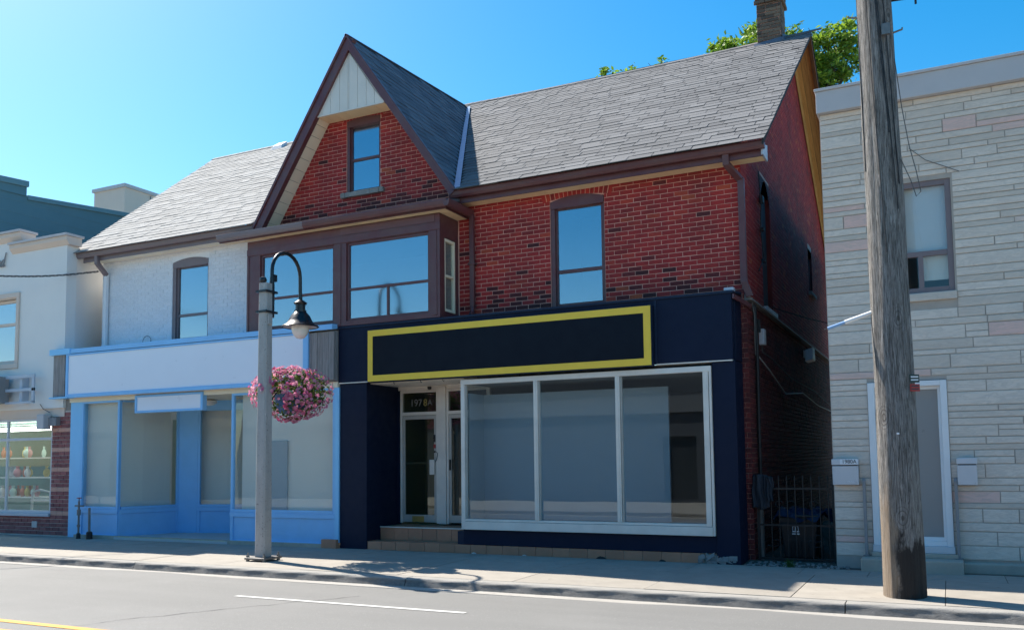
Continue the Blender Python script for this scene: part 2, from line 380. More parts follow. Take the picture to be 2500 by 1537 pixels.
def pieces(name, mats, parent, tpl, mat, individual=300, stuff_parent=None, stuff_name=None):
    """mats: list of 4x4 world matrices; nearest 'individual' become objects, the rest one joined part."""
    V, F = tpl; key = name+str(len(V))+str(round(V[8][0], 4) if len(V) > 8 else 0); off = Vector(ROOTLOC[parent]); C = Vector(CAM)
    mats = sorted(mats, key=lambda m: (m.translation-C).length)
    me = tpl_mesh(key, V, F, mat)
    for m in mats[:individual]:
        o = bpy.data.objects.new(name, me); COL.objects.link(o); o.parent = parent; mm = m.copy(); mm.translation = m.translation-off; o.matrix_basis = mm
    rest = mats[individual:]
    if rest: STUFF.setdefault((stuff_parent or parent, stuff_name or name+'_field', mat), []).append((V, F, rest))
STUFF = {}
def flush_stuff():
    for (par, nm, mat), groups in STUFF.items():
        off = np.array(ROOTLOC[par]); vv = []; ff = []; rn = []; o = 0
        for V, F, ms in groups:
            A = np.c_[np.array(V), np.ones(len(V))]
            for m in ms:
                vv.append((A @ np.array(m).T)[:, :3]-off); ff += [tuple(i+o for i in f) for f in F]; rn += [random.random()]*len(F); o += len(V)
        me = bpy.data.meshes.new(nm); me.from_pydata(np.concatenate(vv).tolist(), [], ff); me.materials.append(MATS[mat])
        at = me.attributes.new('rnd', 'FLOAT', 'FACE'); at.data.foreach_set('value', rn); me.update()
        ob = bpy.data.objects.new(nm, me); COL.objects.link(ob); ob.parent = par; ob['kind'] = 'stuff'
def rect_minus(u0, u1, holes, v0, v1):
    """split [u0,u1] by holes (rects hu0,hu1,hv0,hv1) for the row v0..v1"""
    seg = [(u0, u1)]
    for a, b, c, d in holes:
        if v1 <= c+.01 or v0 >= d-.01: continue
        ns = []
        for s0, s1 in seg:
            if b <= s0 or a >= s1: ns.append((s0, s1)); continue
            if a > s0: ns.append((s0, a))
            if b < s1: ns.append((b, s1))
        seg = ns
    return [s for s in seg if s[1]-s[0] > .025]
def lay(u0, u1, v0, v1, bw, bh, gap, holes=(), clip=None, depth=.016, origin=(0,0,0), U=(1,0,0), Vv=(0,0,1), Nn=(0,-1,0), jit=.003, half=.5, seedoff=0, zfun=None, wvar=0.0, dvar=.0025):
    out = []; r = random.Random(11+seedoff); row = 0; v = v0; O = Vector(origin); U = Vector(U); Vv = Vector(Vv); Nn = Vector(Nn)
    while v < v1-.01:
        t = min(v+bh, v1)
        if t-v < .02: break
        a0, a1 = (u0, u1) if clip is None else clip(v, t)
        if a1-a0 > .04:
            for s0, s1 in rect_minus(a0, a1, holes, v, t):
                u = u0 - (row % 2)*half*bw - (bw if clip else 0) - (r.random()*bw*.6 if wvar else r.random()*.02)
                while u < s1:
                    wd = bw*(1+(r.random()-.5)*2*wvar); e0, e1 = max(u, s0), min(u+wd, s1); u += wd
                    if e1-e0 < .03: continue
                    wd2, ht = e1-e0-gap, t-v-gap
                    if wd2 < .012: continue
                    c = O+U*((e0+e1)/2+r.uniform(-jit, jit)*.4)+Vv*((v+t)/2+r.uniform(-jit, jit)*.5)
                    if zfun: c += Vector((0,0,zfun(c.x, c.y)))
                    m = frame(c, U, Vv, Nn) @ Matrix.Rotation(r.uniform(-1, 1)*jit*1.6, 4, 'Z') @ Matrix.Diagonal((wd2, ht, depth+r.uniform(-dvar, dvar), 1))
                    out.append(m)
        v += bh; row += 1
    return out
def text_mesh(body, size, extrude=.004, shear=0.0):
    cu = bpy.data.curves.new('t', 'FONT'); cu.body = body; cu.size = size; cu.extrude = extrude; cu.shear = shear; cu.align_x = 'CENTER'; cu.align_y = 'CENTER'
    ob = bpy.data.objects.new('t', cu); COL.objects.link(ob); dg = bpy.context.evaluated_depsgraph_get(); dg.update()
    me = bpy.data.meshes.new_from_object(ob.evaluated_get(dg)); bpy.data.objects.remove(ob); bpy.data.curves.remove(cu); return me
def put_text(body, size, c, mat, parent, name, U=(1,0,0), Vv=(0,0,1), Nn=(0,-1,0), sx=1.0, **k):
    me = text_mesh(body, size, **k); me.name = name; me.materials.clear(); me.materials.append(MATS[mat])
    o = bpy.data.objects.new(name, me); COL.objects.link(o); o.parent = parent
    m = frame(Vector(c)-Vector(ROOTLOC[parent]), U, Vv, Nn) @ Matrix.Diagonal((sx, 1, 1, 1)); o.matrix_basis = m; return o
def wall_holes(x0, x1, z0, z1, y, th, holes, mb=None):
    """wall slab in XZ with rectangular holes"""
    mb = mb or MB(); xs = sorted({x0, x1, *[h[0] for h in holes], *[h[1] for h in holes]}); xs = [x for x in xs if x0 <= x <= x1]
    for a, b in zip(xs[:-1], xs[1:]):
        m = (a+b)/2; cut = sorted([(h[2], h[3]) for h in holes if h[0] < m < h[1]]); z = z0
        for c, d in cut:
            if c > z: mb.box(a, b, y, y+th, z, c)
            z = max(z, d)
        if z < z1: mb.box(a, b, y, y+th, z, z1)
    return mb
def room(parent, name, mat, x0, x1, y0, y1, z0, z1, t=.05):
    mb = MB(); mb.box(x0-t, x1+t, y1, y1+t, z0-t, z1+t); mb.box(x0-t, x0, y0, y1, z0-t, z1+t); mb.box(x1, x1+t, y0, y1, z0-t, z1+t)
    mb.box(x0, x1, y0, y1, z0-t, z0); mb.box(x0, x1, y0, y1, z1, z1+t); return mb.build(name, mat, parent)
def sash(parent, x0, x1, z0, z1, y, fw, fd, mat, gmat, trans=(), vbars=(), name='window', gy=.03):
    """framed window; trans: heights of crossbars; vbars: (x, za, zb)"""
    mb = MB(); mb.box(x0, x0+fw, y, y+fd, z0, z1); mb.box(x1-fw, x1, y, y+fd, z0, z1)
    mb.box(x0+fw, x1-fw, y, y+fd, z0, z0+fw); mb.box(x0+fw, x1-fw, y, y+fd, z1-fw, z1)
    for t in trans: mb.box(x0+fw, x1-fw, y+.004, y+fd-.004, t-fw*.5, t+fw*.5)
    for x, a, b in vbars: mb.box(x-fw*.45, x+fw*.45, y+.006, y+fd-.006, a, b)
    wn = mb.build(name, mat, parent, .004)
    zs = [z0+fw]+[t for t in sorted(trans)]+[z1-fw]
    for i in range(len(zs)-1):
        a = zs[i]+(fw*.5 if i else 0); b = zs[i+1]-(fw*.5 if i < len(zs)-2 else 0)
        cuts = sorted([x for x, va, vb in vbars if va <= a+.03 and vb >= b-.03]); xs = [x0+fw]+cuts+[x1-fw]
        for j in range(len(xs)-1):
            l = xs[j]+(fw*.45 if j else 0); r = xs[j+1]-(fw*.45 if j < len(xs)-2 else 0)
            boxpart('pane', gmat, wn, l-.004, r+.004, y+gy, y+gy+.006, a-.004, b+.004)
    return wn
# ------------------------------------------------------------------ ground, road, kerbs, pavement
RZ = -.12
structure(MB().quad((-900,-900,-.35),(900,-900,-.35),(900,900,-.35),(-900,900,-.35)).build('ground', 'ground_far'))
def grid_sheet(x0, x1, y0, y1, nx, ny, zf, name, mat):
    mb = MB(); V = [(x0+(x1-x0)*i/nx, y0+(y1-y0)*j/ny, zf(x0+(x1-x0)*i/nx, y0+(y1-y0)*j/ny)) for j in range(ny+1) for i in range(nx+1)]
    mb.add(V, [(j*(nx+1)+i, j*(nx+1)+i+1, (j+1)*(nx+1)+i+1, (j+1)*(nx+1)+i) for j in range(ny) for i in range(nx)], True); return mb.build(name, mat)
def road_z(x, y): return RZ + .035*(1-((y+7.0)/4.0)**2)*(1 if abs(y+7) < 4 else 0) + .004*math.sin(x*.7+y)
road = structure(grid_sheet(-90, 60, -11.0, -3.12, 150, 16, road_z, 'road', 'asphalt'))
def strip(pts, wd, mat, name, dz=.005, taper=False):
    mb = MB(); V = []; n = len(pts)
    for i, (x, y) in enumerate(pts):
        a = Vector(pts[min(i+1, n-1)])-Vector(pts[max(i-1, 0)]); a = Vector((-a.y, a.x)).normalized(); ww = wd*(.25+.75*random.random()) if taper else wd
        for s in (-.5, .5): px, py = x+a.x*ww*s, y+a.y*ww*s; V.append((px, py, road_z(px, py)+dz))
    mb.add(V, [(2*i, 2*i+2, 2*i+3, 2*i+1) for i in range(n-1)]); o = mb.build(name, mat, None); o.parent = road; return o
strip([(-8.18+.33*i, -4.66+.0055*i) for i in range(11)], .09, 'paint_white', 'lane_dash')
strip([(-16.0+.33*i, -4.72) for i in range(10)], .09, 'paint_white', 'lane_dash')
for yy in (-7.0, -7.38): strip([(-60+1.0*i, yy) for i in range(90)], .11, 'paint_yellow', 'centre_line')
pts = []; x, y = -8.3, -7.0
while y < -4.0: pts.append((x, y)); x += random.uniform(.01, .075); y += random.uniform(.05, .11)
strip(pts, .016, 'tar', 'crack', .004, True)
pts = [(-16.0+.16*i, -3.62+.02*math.sin(i*1.3)+.004*i) for i in range(24)]; strip(pts, .010, 'tar', 'crack', .004, True)
# gutter pan
structure(MB().box(-90, 60, -3.22, -3.02, RZ-.05, RZ+.006).build('gutter_pan', 'gutter_pan'))
structure(MB().box(-90, 60, -11.3, -11.0, RZ-.05, RZ+.01).build('gutter_pan', 'gutter_pan'))
# kerb: rounded stones
kerb = structure(thing('kerb', '', '')); del kerb['label'], kerb['category']
kx = [-60, -48, -36, -24, -20.2, -16.0, -11.95, -6.72, -1.07, 4.5, 9, 20, 40]
def kerb_stone(x0, x1):
    prof = [(-2.80, -.02)]+[(-2.80, -.004)]+[(-2.94-.05*math.sin(math.pi/2*i/6), -.055+.05*math.cos(math.pi/2*i/6)) for i in range(7)]+[(-3.04, RZ-.02), (-2.80, RZ-.02)]
    n = max(2, int((x1-x0)/.12)); mb = MB(); m = len(prof); V = []
    for i in range(n+1):
        X = x0+.006+(x1-x0-.012)*i/n
        for k, (py, pz) in enumerate(prof):
            j = .006*math.sin(X*9.1+k)+.004*math.sin(X*23.7+2*k) if 2 <= k <= 9 else 0
            V.append((X, py-j*.8, pz+j*.5 if k < 9 else pz))
    F = [(i*m+k, (i+1)*m+k, (i+1)*m+(k+1) % m, i*m+(k+1) % m) for i in range(n) for k in range(m)]+[tuple(range(m)), tuple(n*m+k for k in range(m-1, -1, -1))]
    mb.add(V, F, True); return mb.build('kerb_stone', 'concrete_curb', kerb)
for a, b in zip(kx[:-1], kx[1:]): kerb_stone(a, b)
# pavement
walk = structure(MB().box(-90, 60, -2.795, .62, RZ-.05, -.016).build('pavement', 'joint_dark'))
xj = [-20.2, -18.6, -17.0, -15.4, -13.75, -12.1, -10.4, -8.72, -7.0, -5.2, -3.4, -1.67, -.09, 1.5, 3.1, 4.7]
rw = random.Random(3)
def slab(x0, x1, y0, y1, z):
    mb = MB(); g = .0035; mb.box(x0+g, x1-g, y0+g, y1-g, -.06, z); return mb.build('slab', 'concrete_walk', walk, .004)
for i in range(len(xj)-1):
    slab(xj[i], xj[i+1], -2.795, -.74, rw.uniform(-.003, .002)); 
xj2 = [-20.2, -18.0, -16.2, -14.4, -12.6, -10.9, -9.1, -7.05, -5.1, -3.42, -1.9, -1.02, .6, 2.2, 4.7]
for i in range(len(xj2)-1): slab(xj2[i], xj2[i+1], -.74, .0 if xj2[i] > -3.5 else .3, rw.uniform(-.003, .002))
slab(-90, -20.2, -2.795, .3, 0); slab(4.7, 60, -2.795, .3, 0)
# earth and rubble at the mouth of the alley
al = structure(grid_sheet(-2.78, -1.5, .0, 14, 16, 60, lambda x, y: -.004+.02*math.sin(7*x+2)*math.sin(5*y)+(.015 if y > .3 else 0), 'alley_ground', 'dirt'))
mb = MB(); rr = random.Random(5)
for i in range(150):
    x = rr.uniform(-2.75, -1.3); y = rr.uniform(-.06, .5) if x < -1.55 else rr.uniform(-.1, .2); s = rr.uniform(.006, .022)
    mb.obox((x, y, .005+s*.4), (1, rr.uniform(-.5, .5), 0), (0, 1, rr.uniform(-.3, .3)), (0, 0, 1), s, s*rr.uniform(.4, .9), s*.5)
g = mb.build('rubble', 'rubble_grey'); g['kind'] = 'stuff'
mb = MB()
for i in range(60):
    a = rr.uniform(0, 6.28); b = rr.uniform(.02, .13); x0, y0 = -2.12+rr.gauss(0, .03), -.02+rr.gauss(0, .025); h = rr.uniform(.05, .14)
    tip = Vector((x0+b*math.cos(a), y0+b*math.sin(a), h)); ww = .005
    mb.quad((x0-ww, y0, 0), (x0+ww, y0, 0), tuple((Vector((x0+ww, y0, 0))+tip)/2+Vector((0,0,h*.25))), tuple(tip), tuple((Vector((x0-ww, y0, 0))+tip)/2+Vector((0,0,h*.25))))
tag(mb.build('grass_tuft', 'grass'), 'small green grass tuft growing at the foot of the alley gate', 'grass')
# far pavement behind the camera and the low shop over the road, which the shop windows mirror
structure(MB().box(-90, 60, -17.0, -11.3, RZ-.05, .0).build('far_pavement', 'concrete_walk'))
op = thing('shop_building', 'low grey shop with pale fascia across the street, mirrored in the dark shop windows', 'building', (-14, -17, 0))
hl = [(-37+14*i, -37+14*i+1.2, .1, 2.3) for i in range(4)]
wall_holes(-40, 20, -.1, 4.9, -17.3, .3, hl).build('wall', 'opposite_wall', op)
MB().box(-40, 20, -16.98, -16.9, 3.15, 3.75).build('fascia', 'opposite_band', op); MB().box(-40, 20, -17.35, -16.92, 4.9, 5.0).build('parapet_cap', 'opposite_band', op)
for h in hl: boxpart('window', 'opposite_dark', op, h[0], h[1], -17.15, -17.1, h[2], h[3])
# ------------------------------------------------------------------ red brick house
W = .60                                            # face of the upper brick wall
RK = .698; EY, EZ = .12, 6.40; RY, RIDZ = 6.67, 10.97
def sag(x, y): 
    t = max(0, min(1, (y-EY)/(RY-EY))); return -.05*math.sin(math.pi*max(0, min(1, (x+11.1)/8.8)))*t
def roofz(y): return EZ+RK*(y-EY)
red = thing('red_brick_house', 'red brick house with a steep gable, grey shingle roof and dark navy shopfront', 'house', (-7.5, .6, 0))
BRK = piece_template(.215, .066, .004)
SHG = piece_template(.40, .24, .006)
XR = -2.75
win_h = (-6.05, -5.05, 4.2, 6.06)
gab_h = (-10.42, -9.62, 6.84, 8.31)
# front wall between bay and corner
fw = wall_holes(-7.92, XR-.016, 4.0, 6.3, W+.016, .2, [win_h]).build('front_wall', 'mortar', red)
arch_h = (-6.17, -4.93, 6.075, 6.3)
ms = lay(-7.88, XR+.004, 4.06, 6.26, .232, .0775, .0105, [win_h, arch_h], None, .006, (0, W+.016, 0), jit=.004)
rs = random.Random(2)
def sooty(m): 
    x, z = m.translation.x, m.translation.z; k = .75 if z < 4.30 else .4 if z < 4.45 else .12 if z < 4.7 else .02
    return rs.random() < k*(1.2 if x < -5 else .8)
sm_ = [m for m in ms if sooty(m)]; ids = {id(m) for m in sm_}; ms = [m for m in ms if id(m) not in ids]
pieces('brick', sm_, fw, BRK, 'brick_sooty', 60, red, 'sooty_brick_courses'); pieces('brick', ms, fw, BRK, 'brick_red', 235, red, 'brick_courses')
# segmental arch of bricks on end
av = []
for i in range(16):
    t = (i-7.5)/7.5; x = -5.55+.60*t; an = -.22*t; z0 = 6.06+.065*(1-t*t); h = .235-.07*(1-t*t)*.4
    u = Vector((math.cos(an), 0, math.sin(an))); v = Vector((-math.sin(an), 0, math.cos(an)))
    av.append(frame(Vector((x, W+.016, z0))+v*h/2, u, v, (0,-1,0)) @ Matrix.Diagonal((.066, h, .009, 1)))
pieces('arch_brick', av, fw, piece_template(.068, .23, .004), 'brick_red')
# gable wall
GX, GZ = -10.1, 9.83; GL, GR, GB = -12.38, -7.72, 6.38
def gclip(v, t):
    k = (GZ-.30-t)/(GZ-GB); return (max(GL+.1, GX-(GX-GL)*k), min(GR-.1, GX+(GR-GX)*k))
gw = wall_holes(-10.6, -9.45, 6.2, 8.44, W+.016, .2, [gab_h])
gw.prism([(GL+.12, W+.016, 6.2), (-10.6, W+.016, 6.2), (-10.6, W+.016, 8.44), (-10.87, W+.016, 8.44), (GL+.12, W+.016, 6.2+.1)], (0, .2, 0))
gw.prism([(-9.45, W+.016, 6.2), (GR-.12, W+.016, 6.2), (GR-.12, W+.016, 6.3), (-9.32, W+.016, 8.44), (-9.45, W+.016, 8.44)], (0, .2, 0))
gw = gw.build('gable_wall', 'mortar', red)
garch = (-10.5, -9.54, 8.312, 8.50)
ms = lay(GL, GR, 6.22, 8.42, .232, .0775, .0105, [gab_h, garch], gclip, .006, (0, W+.016, 0), jit=.004, seedoff=3)
sm_ = [m for m in ms if rs.random() < (.55 if m.translation.z < 6.62 else .2 if m.translation.z < 6.8 else .03)]; ids = {id(m) for m in sm_}; ms = [m for m in ms if id(m) not in ids]
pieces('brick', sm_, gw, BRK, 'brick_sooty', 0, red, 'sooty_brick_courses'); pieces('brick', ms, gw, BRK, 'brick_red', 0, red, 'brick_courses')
av = []
for i in range(13):
    t = (i-6)/6.0; x = -10.02+.44*t; an = -.12*t; z0 = 8.30+.03*(1-t*t); h = .12
    u = Vector((math.cos(an), 0, math.sin(an))); v = Vector((-math.sin(an), 0, math.cos(an)))
    av.append(frame(Vector((x, W+.016, z0))+v*h/2, u, v, (0,-1,0)) @ Matrix.Diagonal((.062, h, .009, 1)))
pieces('arch_brick', av, gw, piece_template(.064, .12, .004), 'brick_red')
# side wall on the alley
sw_h = [(2.35, 3.25, 4.2, 6.55), (8.3, 8.95, 5.45, 6.5)]
def side_wall(z0, z1, y0, y1, xf, holes, name):
    mb = MB(); ys = sorted({y0, y1, *[h[0] for h in holes], *[h[1] for h in holes]})
    for a, b in zip(ys[:-1], ys[1:]):
        m = (a+b)/2; cut = [(h[2], h[3]) for h in holes if h[0] < m < h[1]]; z = z0
        for c, d in cut: mb.box(xf-.2, xf, a, b, z, c); z = d
        mb.box(xf-.2, xf, a, b, z, z1)
    return mb
mb = side_wall(4.0, 6.35, W+.217, 13.2, XR-.016, sw_h, 'w')
mb.prism([(XR-.016, W+.217, 6.35), (XR-.016, 13.2, 6.35), (XR-.016, 13.2, 6.40), (XR-.016, RY, RIDZ-.14), (XR-.016, W+.217, 6.62)], (-.2, 0, 0))
sw = mb.build('side_wall', 'mortar', red)
def sclip(v, t): 
    if t < 6.6: return (W, 13.2)
    k = (RIDZ-.16-t)/RK; return (RY-k, RY+k)
ms = lay(W, 13.2, 4.06, 10.7, .232, .0775, .010, [(a, b, c, d+.06) for a, b, c, d in sw_h], sclip, .006, (XR-.016, 0, 0), (0,1,0), (0,0,1), (1,0,0), seedoff=5, dvar=.0015)
pieces('brick', ms, sw, BRK, 'brick_red', 0, red, 'brick_courses')
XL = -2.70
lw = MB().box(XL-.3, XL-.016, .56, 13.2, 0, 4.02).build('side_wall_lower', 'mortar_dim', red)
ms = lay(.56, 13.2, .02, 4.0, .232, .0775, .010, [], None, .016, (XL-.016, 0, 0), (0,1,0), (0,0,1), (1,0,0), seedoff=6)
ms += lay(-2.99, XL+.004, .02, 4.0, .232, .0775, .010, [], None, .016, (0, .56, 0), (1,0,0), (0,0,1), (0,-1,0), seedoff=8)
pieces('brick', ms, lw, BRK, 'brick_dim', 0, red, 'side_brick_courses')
MB().prism([(XL-.06, .6, 4.03), (XL+.07, .6, 4.03), (XL+.07, .6, 4.06), (XL-.04, .6, 4.15)], (0, 12.5, 0)).build('ledge_flashing', 'ledge_metal', red)
# side openings: bricked-in dark arch and a small window
ao = MB().box(XR-.14, XR-.09, 2.3, 3.3, 4.2, 6.6).build('blind_window', 'room_dark', red)
for s in (2.35, 3.25): MB().prism([(XR-.03, s, 6.56), (XR-.03, s, 6.2), (XR-.03, s+(.25 if s < 3 else -.25), 6.47), (XR-.03, 2.8, 6.56)], (.02, 0, 0)).build('arch_shoulder', 'brick_dim', sw)
boxpart('window_reveal', 'brick_dim', sw, XR-.13, XR-.012, 3.235, 3.25, 4.2, 6.55); boxpart('window_reveal', 'brick_dim', sw, XR-.13, XR-.012, 8.93, 8.949, 5.45, 6.5)
boxpart('sill', 'flash_pale', red, XR-.1, XR+.06, 2.28, 3.34, 4.12, 4.19)
s2 = MB().box(XR-.12, XR-.06, 8.3, 8.36, 5.45, 6.5).box(XR-.12, XR-.06, 8.89, 8.95, 5.45, 6.5).box(XR-.12, XR-.06, 8.36, 8.89, 6.44, 6.5).box(XR-.12, XR-.06, 8.36, 8.89, 5.45, 5.51).build('side_window', 'maroon', red)
boxpart('pane', 'glass_sky', s2, XR-.10, XR-.094, 8.355, 8.895, 5.5, 6.45); boxpart('sill', 'sill_stone', red, XR-.08, XR+.07, 8.2, 9.05, 5.36, 5.44)
boxpart('room_back', 'room_dark', red, XR-.6, XR-.55, 8.0, 9.3, 5.2, 6.8)
# ---------------------------------------------------------------- roof
roof = MB()
def rp(x, y): return (x, y, roofz(y)+sag(x, y))
VT = (-10.79, 6.19, 0); VT = (-10.79, 6.19, roofz(6.19)); VB = (-7.74, .40, roofz(.40))
def vx(y): t = (y-.40)/(6.19-.40); return VB[0]+(VT[0]-VB[0])*t     # valley line
V = []; F = []; ny = 14; nx = 10
for j in range(ny+1):
    y = EY+(RY-EY)*j/ny; x0 = min(-7.70, vx(max(.4, min(6.19, y)))) if y <= 6.19 else -11.2
    for i in range(nx+1): V.append(rp(x0+(-2.30-x0)*i/nx, y))
F = [(j*(nx+1)+i, j*(nx+1)+i+1, (j+1)*(nx+1)+i+1, (j+1)*(nx+1)+i) for j in range(ny) for i in range(nx)]
roof.add(V, F)
rear = [(-11.2, RY+.001, RIDZ), (-2.30, RY+.001, RIDZ), (-2.30, 13.5, RIDZ-RK*(13.5-RY)), (-11.2, 13.5, RIDZ-RK*(13.5-RY))]
roof.prism(rear, (0, 0, -.03))
roof.prism([rp(-2.32, EY), rp(-2.32, RY), (-2.32, RY, RIDZ-.12), (-2.32, EY, EZ-.10)], (.02, 0, 0))
roof = roof.build('roof', 'roof_deck', red)
cs = 1/math.sqrt(1+RK*RK); UV = Vector((0, cs, RK*cs)); NN = Vector((0, -RK*cs, cs)); SL = (RY-EY)/cs
def rclip(v, t):
    y = EY+(v+t)/2*cs; return (min(-7.72, vx(max(.4, min(6.19, y))))+.06 if y < 6.19 else -11.1, -2.27)
E_ = .205
ms = lay(-11.3, -2.27, .0, SL+.02, .40, E_, .008, [], rclip, .009, (0, EY, EZ+.004), (1,0,0), UV, NN, jit=.006, seedoff=9, zfun=sag, wvar=.35, dvar=.004)
ms = [m @ Matrix.Diagonal((1, 1.12, 1, 1)) @ Matrix.Translation((0, -.06, 0)) for m in ms]
def fix(ms, a=.05):
    out = []
    for m in ms:
        l, q, s = m.decompose(); out.append(Matrix.Translation(l) @ q.to_matrix().to_4x4() @ Matrix.Rotation(a, 4, 'X') @ Matrix.Diagonal((s.x, s.y, s.z, 1)))
    return out
pieces('shingle', fix(ms, -.045), roof, SHG, 'shingle_grey', 300, red, 'shingle_courses')
# ridge caps
rc = []
x = -11.1
while x < -2.3:
    for sgn in (-1,):
        rc.append(frame((x+.13, RY-.055, RIDZ-.02+sag(x, RY)), (1,0,0), UV, NN) @ Matrix.Diagonal((.27, .16, .016, 1)))
    x += .25
pieces('ridge_shingle', rc, roof, SHG, 'shingle_grey', 60)
# dormer slopes, triangles apex - eave - valley top
A = Vector((GX, .18, GZ)); BR = Vector((GR, .18, 6.40)); BL = Vector((GL, .18, 6.32)); CT = Vector((-10.79, 6.25, roofz(6.25)+.03))
def tri_roof(A, B, C, name, mat, flip):
    d = (B-A).normalized(); nrm = (B-A).cross(C-A).normalized()
    if nrm.z < 0: nrm = -nrm
    mb = MB(); mb.prism([A, B, C] if not flip else [A, C, B], -nrm*.05); o = mb.build(name, 'roof_deck', red)
    vdir = -d; udir = (C-A)-(C-A).dot(d)*d; H = udir.length; udir.normalize(); L = (B-A).length; ca = (C-A).dot(d)
    # coordinates: v from B upward along rake, u away from the gable
    def clip(v, t):
        hi = H*min(1, v/(L-ca))+.05; lo = -.03 if t < L else H*(t-L)/max(1e-6, -ca)   # B->C is the valley, A->C the ridge
        return (lo, hi)
    N3 = udir.cross(vdir)
    U2 = udir
    if N3.dot(nrm) < 0: U2 = -udir
    ms = []
    def cl(v, t):
        a, b = clip(v, t); return (a, b) if U2 is udir or (U2-udir).length < 1e-6 else (-b, -a)
    ms = lay(-.03 if (U2-udir).length < 1e-6 else -H, H if (U2-udir).length < 1e-6 else .03, 0, L-min(ca, 0), .36, .19, .008, [], cl, .009, B, U2, vdir, nrm, jit=.005, seedoff=13, wvar=.35, dvar=.004)
    ms = fix([m @ Matrix.Diagonal((1, 1.12, 1, 1)) for m in ms], -.05)
    pieces('shingle', ms, o, SHG, mat, 0, red, 'dormer_shingle_courses'); return o
tri_roof(A, BR, CT, 'dormer_roof', 'shingle_shade_tint', False); tri_roof(A, BL, CT, 'dormer_roof', 'shingle_shade_tint', True)
# ridge caps of the dormer
dr = (CT-A); rc = []; k = 0; du = dr.normalized(); nn = Vector((0,0,1)); nn = (nn-du*nn.dot(du)).normalized(); vv = nn.cross(du)
while k < dr.length-.2: rc.append(frame(A+du*(k+.1)-nn*.012, du, vv, nn) @ Matrix.Diagonal((.25, .05, .02, 1))); k += .23
pieces('ridge_shingle', rc, roof, SHG, 'shingle_shade_tint', 60)
# valley flashing
vb, vt = Vector((-7.69, .16, EZ+.035)), Vector((-10.76, 6.19, roofz(6.19)+.045)); side = Vector((1, 0, 0))
MB().prism([vb-side*.03, vb+side*.09, vt+side*.08, vt-side*.03], (0, 0, .012)).build('valley_flashing', 'flash_blue', red)
# gable rake boards
def rake_board(P, Q, wd, y0, y1, name):
    P = Vector(P); Q = Vector(Q); d = (Q-P).normalized(); nrm = Vector((d.z, 0, -d.x)); 
    if nrm.z > 0: nrm = -nrm
    poly = [P, Q, Q+nrm*wd, P+nrm*wd]
    return MB().prism([(p.x, y0, p.z) for p in poly], (0, y1-y0, 0)).build(name, 'maroon', red, .006)
apx = (GX, 0, GZ-.02)
rake_board((GX+.0, 0, GZ-.02), (GR+.02, 0, 6.40), .135, .16, .24, 'rake_board')
rake_board((GX-.0, 0, GZ-.02), (GL-.02, 0, 6.30), .20, .158, .27, 'rake_board')
rake_board((GX, 0, GZ+.015), (GR+.04, 0, 6.415), .035, .13, .20, 'drip_edge'); rake_board((GX, 0, GZ+.015), (GL-.04, 0, 6.315), .05, .13, .20, 'drip_edge')
# siding boards of the gable tip, each its own
TB = 8.36
def tri_x(z, s):
    z2 = z+.24; return GX+s*( (GX-GL) if s < 0 else (GR-GX))*(GZ-z2)/(GZ-6.36)
xs = [tri_x(TB, -1)+.0, -10.72, -10.52, -10.30, -10.10, -10.075, -9.87, -9.67, -9.48, tri_x(TB, 1)]
for a, b in zip(xs[:-1], xs[1:]):
    def top(x): return GZ-.30-(abs(x-GX)/((GX-GL) if x < GX else (GR-GX)))*(GZ-6.36)
    pts = [(a+.003, TB), (b-.003, TB), (b-.003, max(TB+.005, top(b-.003)))]
    if a < GX < b: pts.append((GX, top(GX)))
    pts.append((a+.003, max(TB+.005, top(a+.003))))
    MB().prism([(x, .215, z) for x, z in pts], (0, .02, 0)).build('siding_board', 'cream_siding', red, .003)
MB().prism([(xs[0], .236, TB), (xs[-1], .236, TB), (GX, .236, GZ-.30)], (0, .03, 0)).build('siding_back', 'cream_siding', red)
boxpart('siding_trim', 'cream_siding', red, xs[0], xs[-1], .205, .24, TB-.03, TB-.002, bevel=.003)
x = xs[0]-.02
while x < xs[-1]-.02: boxpart('soffit_panel', 'cream_soffit', red, x+.002, min(x+.232, xs[-1]), .242, W, TB-.02, TB-.01); x += .236
# raking soffit panels on both sides
def rake_soffit(P, Q, off, steps, mat):
    P = Vector(P); Q = Vector(Q); d = (Q-P); L = d.length; d.normalize(); nrm = Vector((d.z, 0, -d.x)); nrm = -nrm if nrm.z > 0 else nrm
    for i in range(steps):
        a = P+d*(L*i/steps+.003)+nrm*off; b = P+d*(L*(i+1)/steps-.003)+nrm*off
        MB().prism([(a.x, .25, a.z), (b.x, .25, b.z), (b.x, W+.0, b.z), (a.x, W+.0, a.z)], nrm*.012).build('soffit_panel', mat, red, .002)
kL = (GZ-.02-TB-.18)/(GZ-.02-6.30); P0 = (GX+(GL-GX)*kL, 0, GZ-.02-(GZ-.02-6.30)*kL)
rake_soffit(P0, (GL-.02, 0, 6.30), .165, 11, 'cream_pale'); P0 = (GX+(GR-GX)*kL, 0, GZ-.02-(GZ-.02-6.40)*kL); rake_soffit(P0, (GR+.02, 0, 6.40), .12, 11, 'cream_pale')
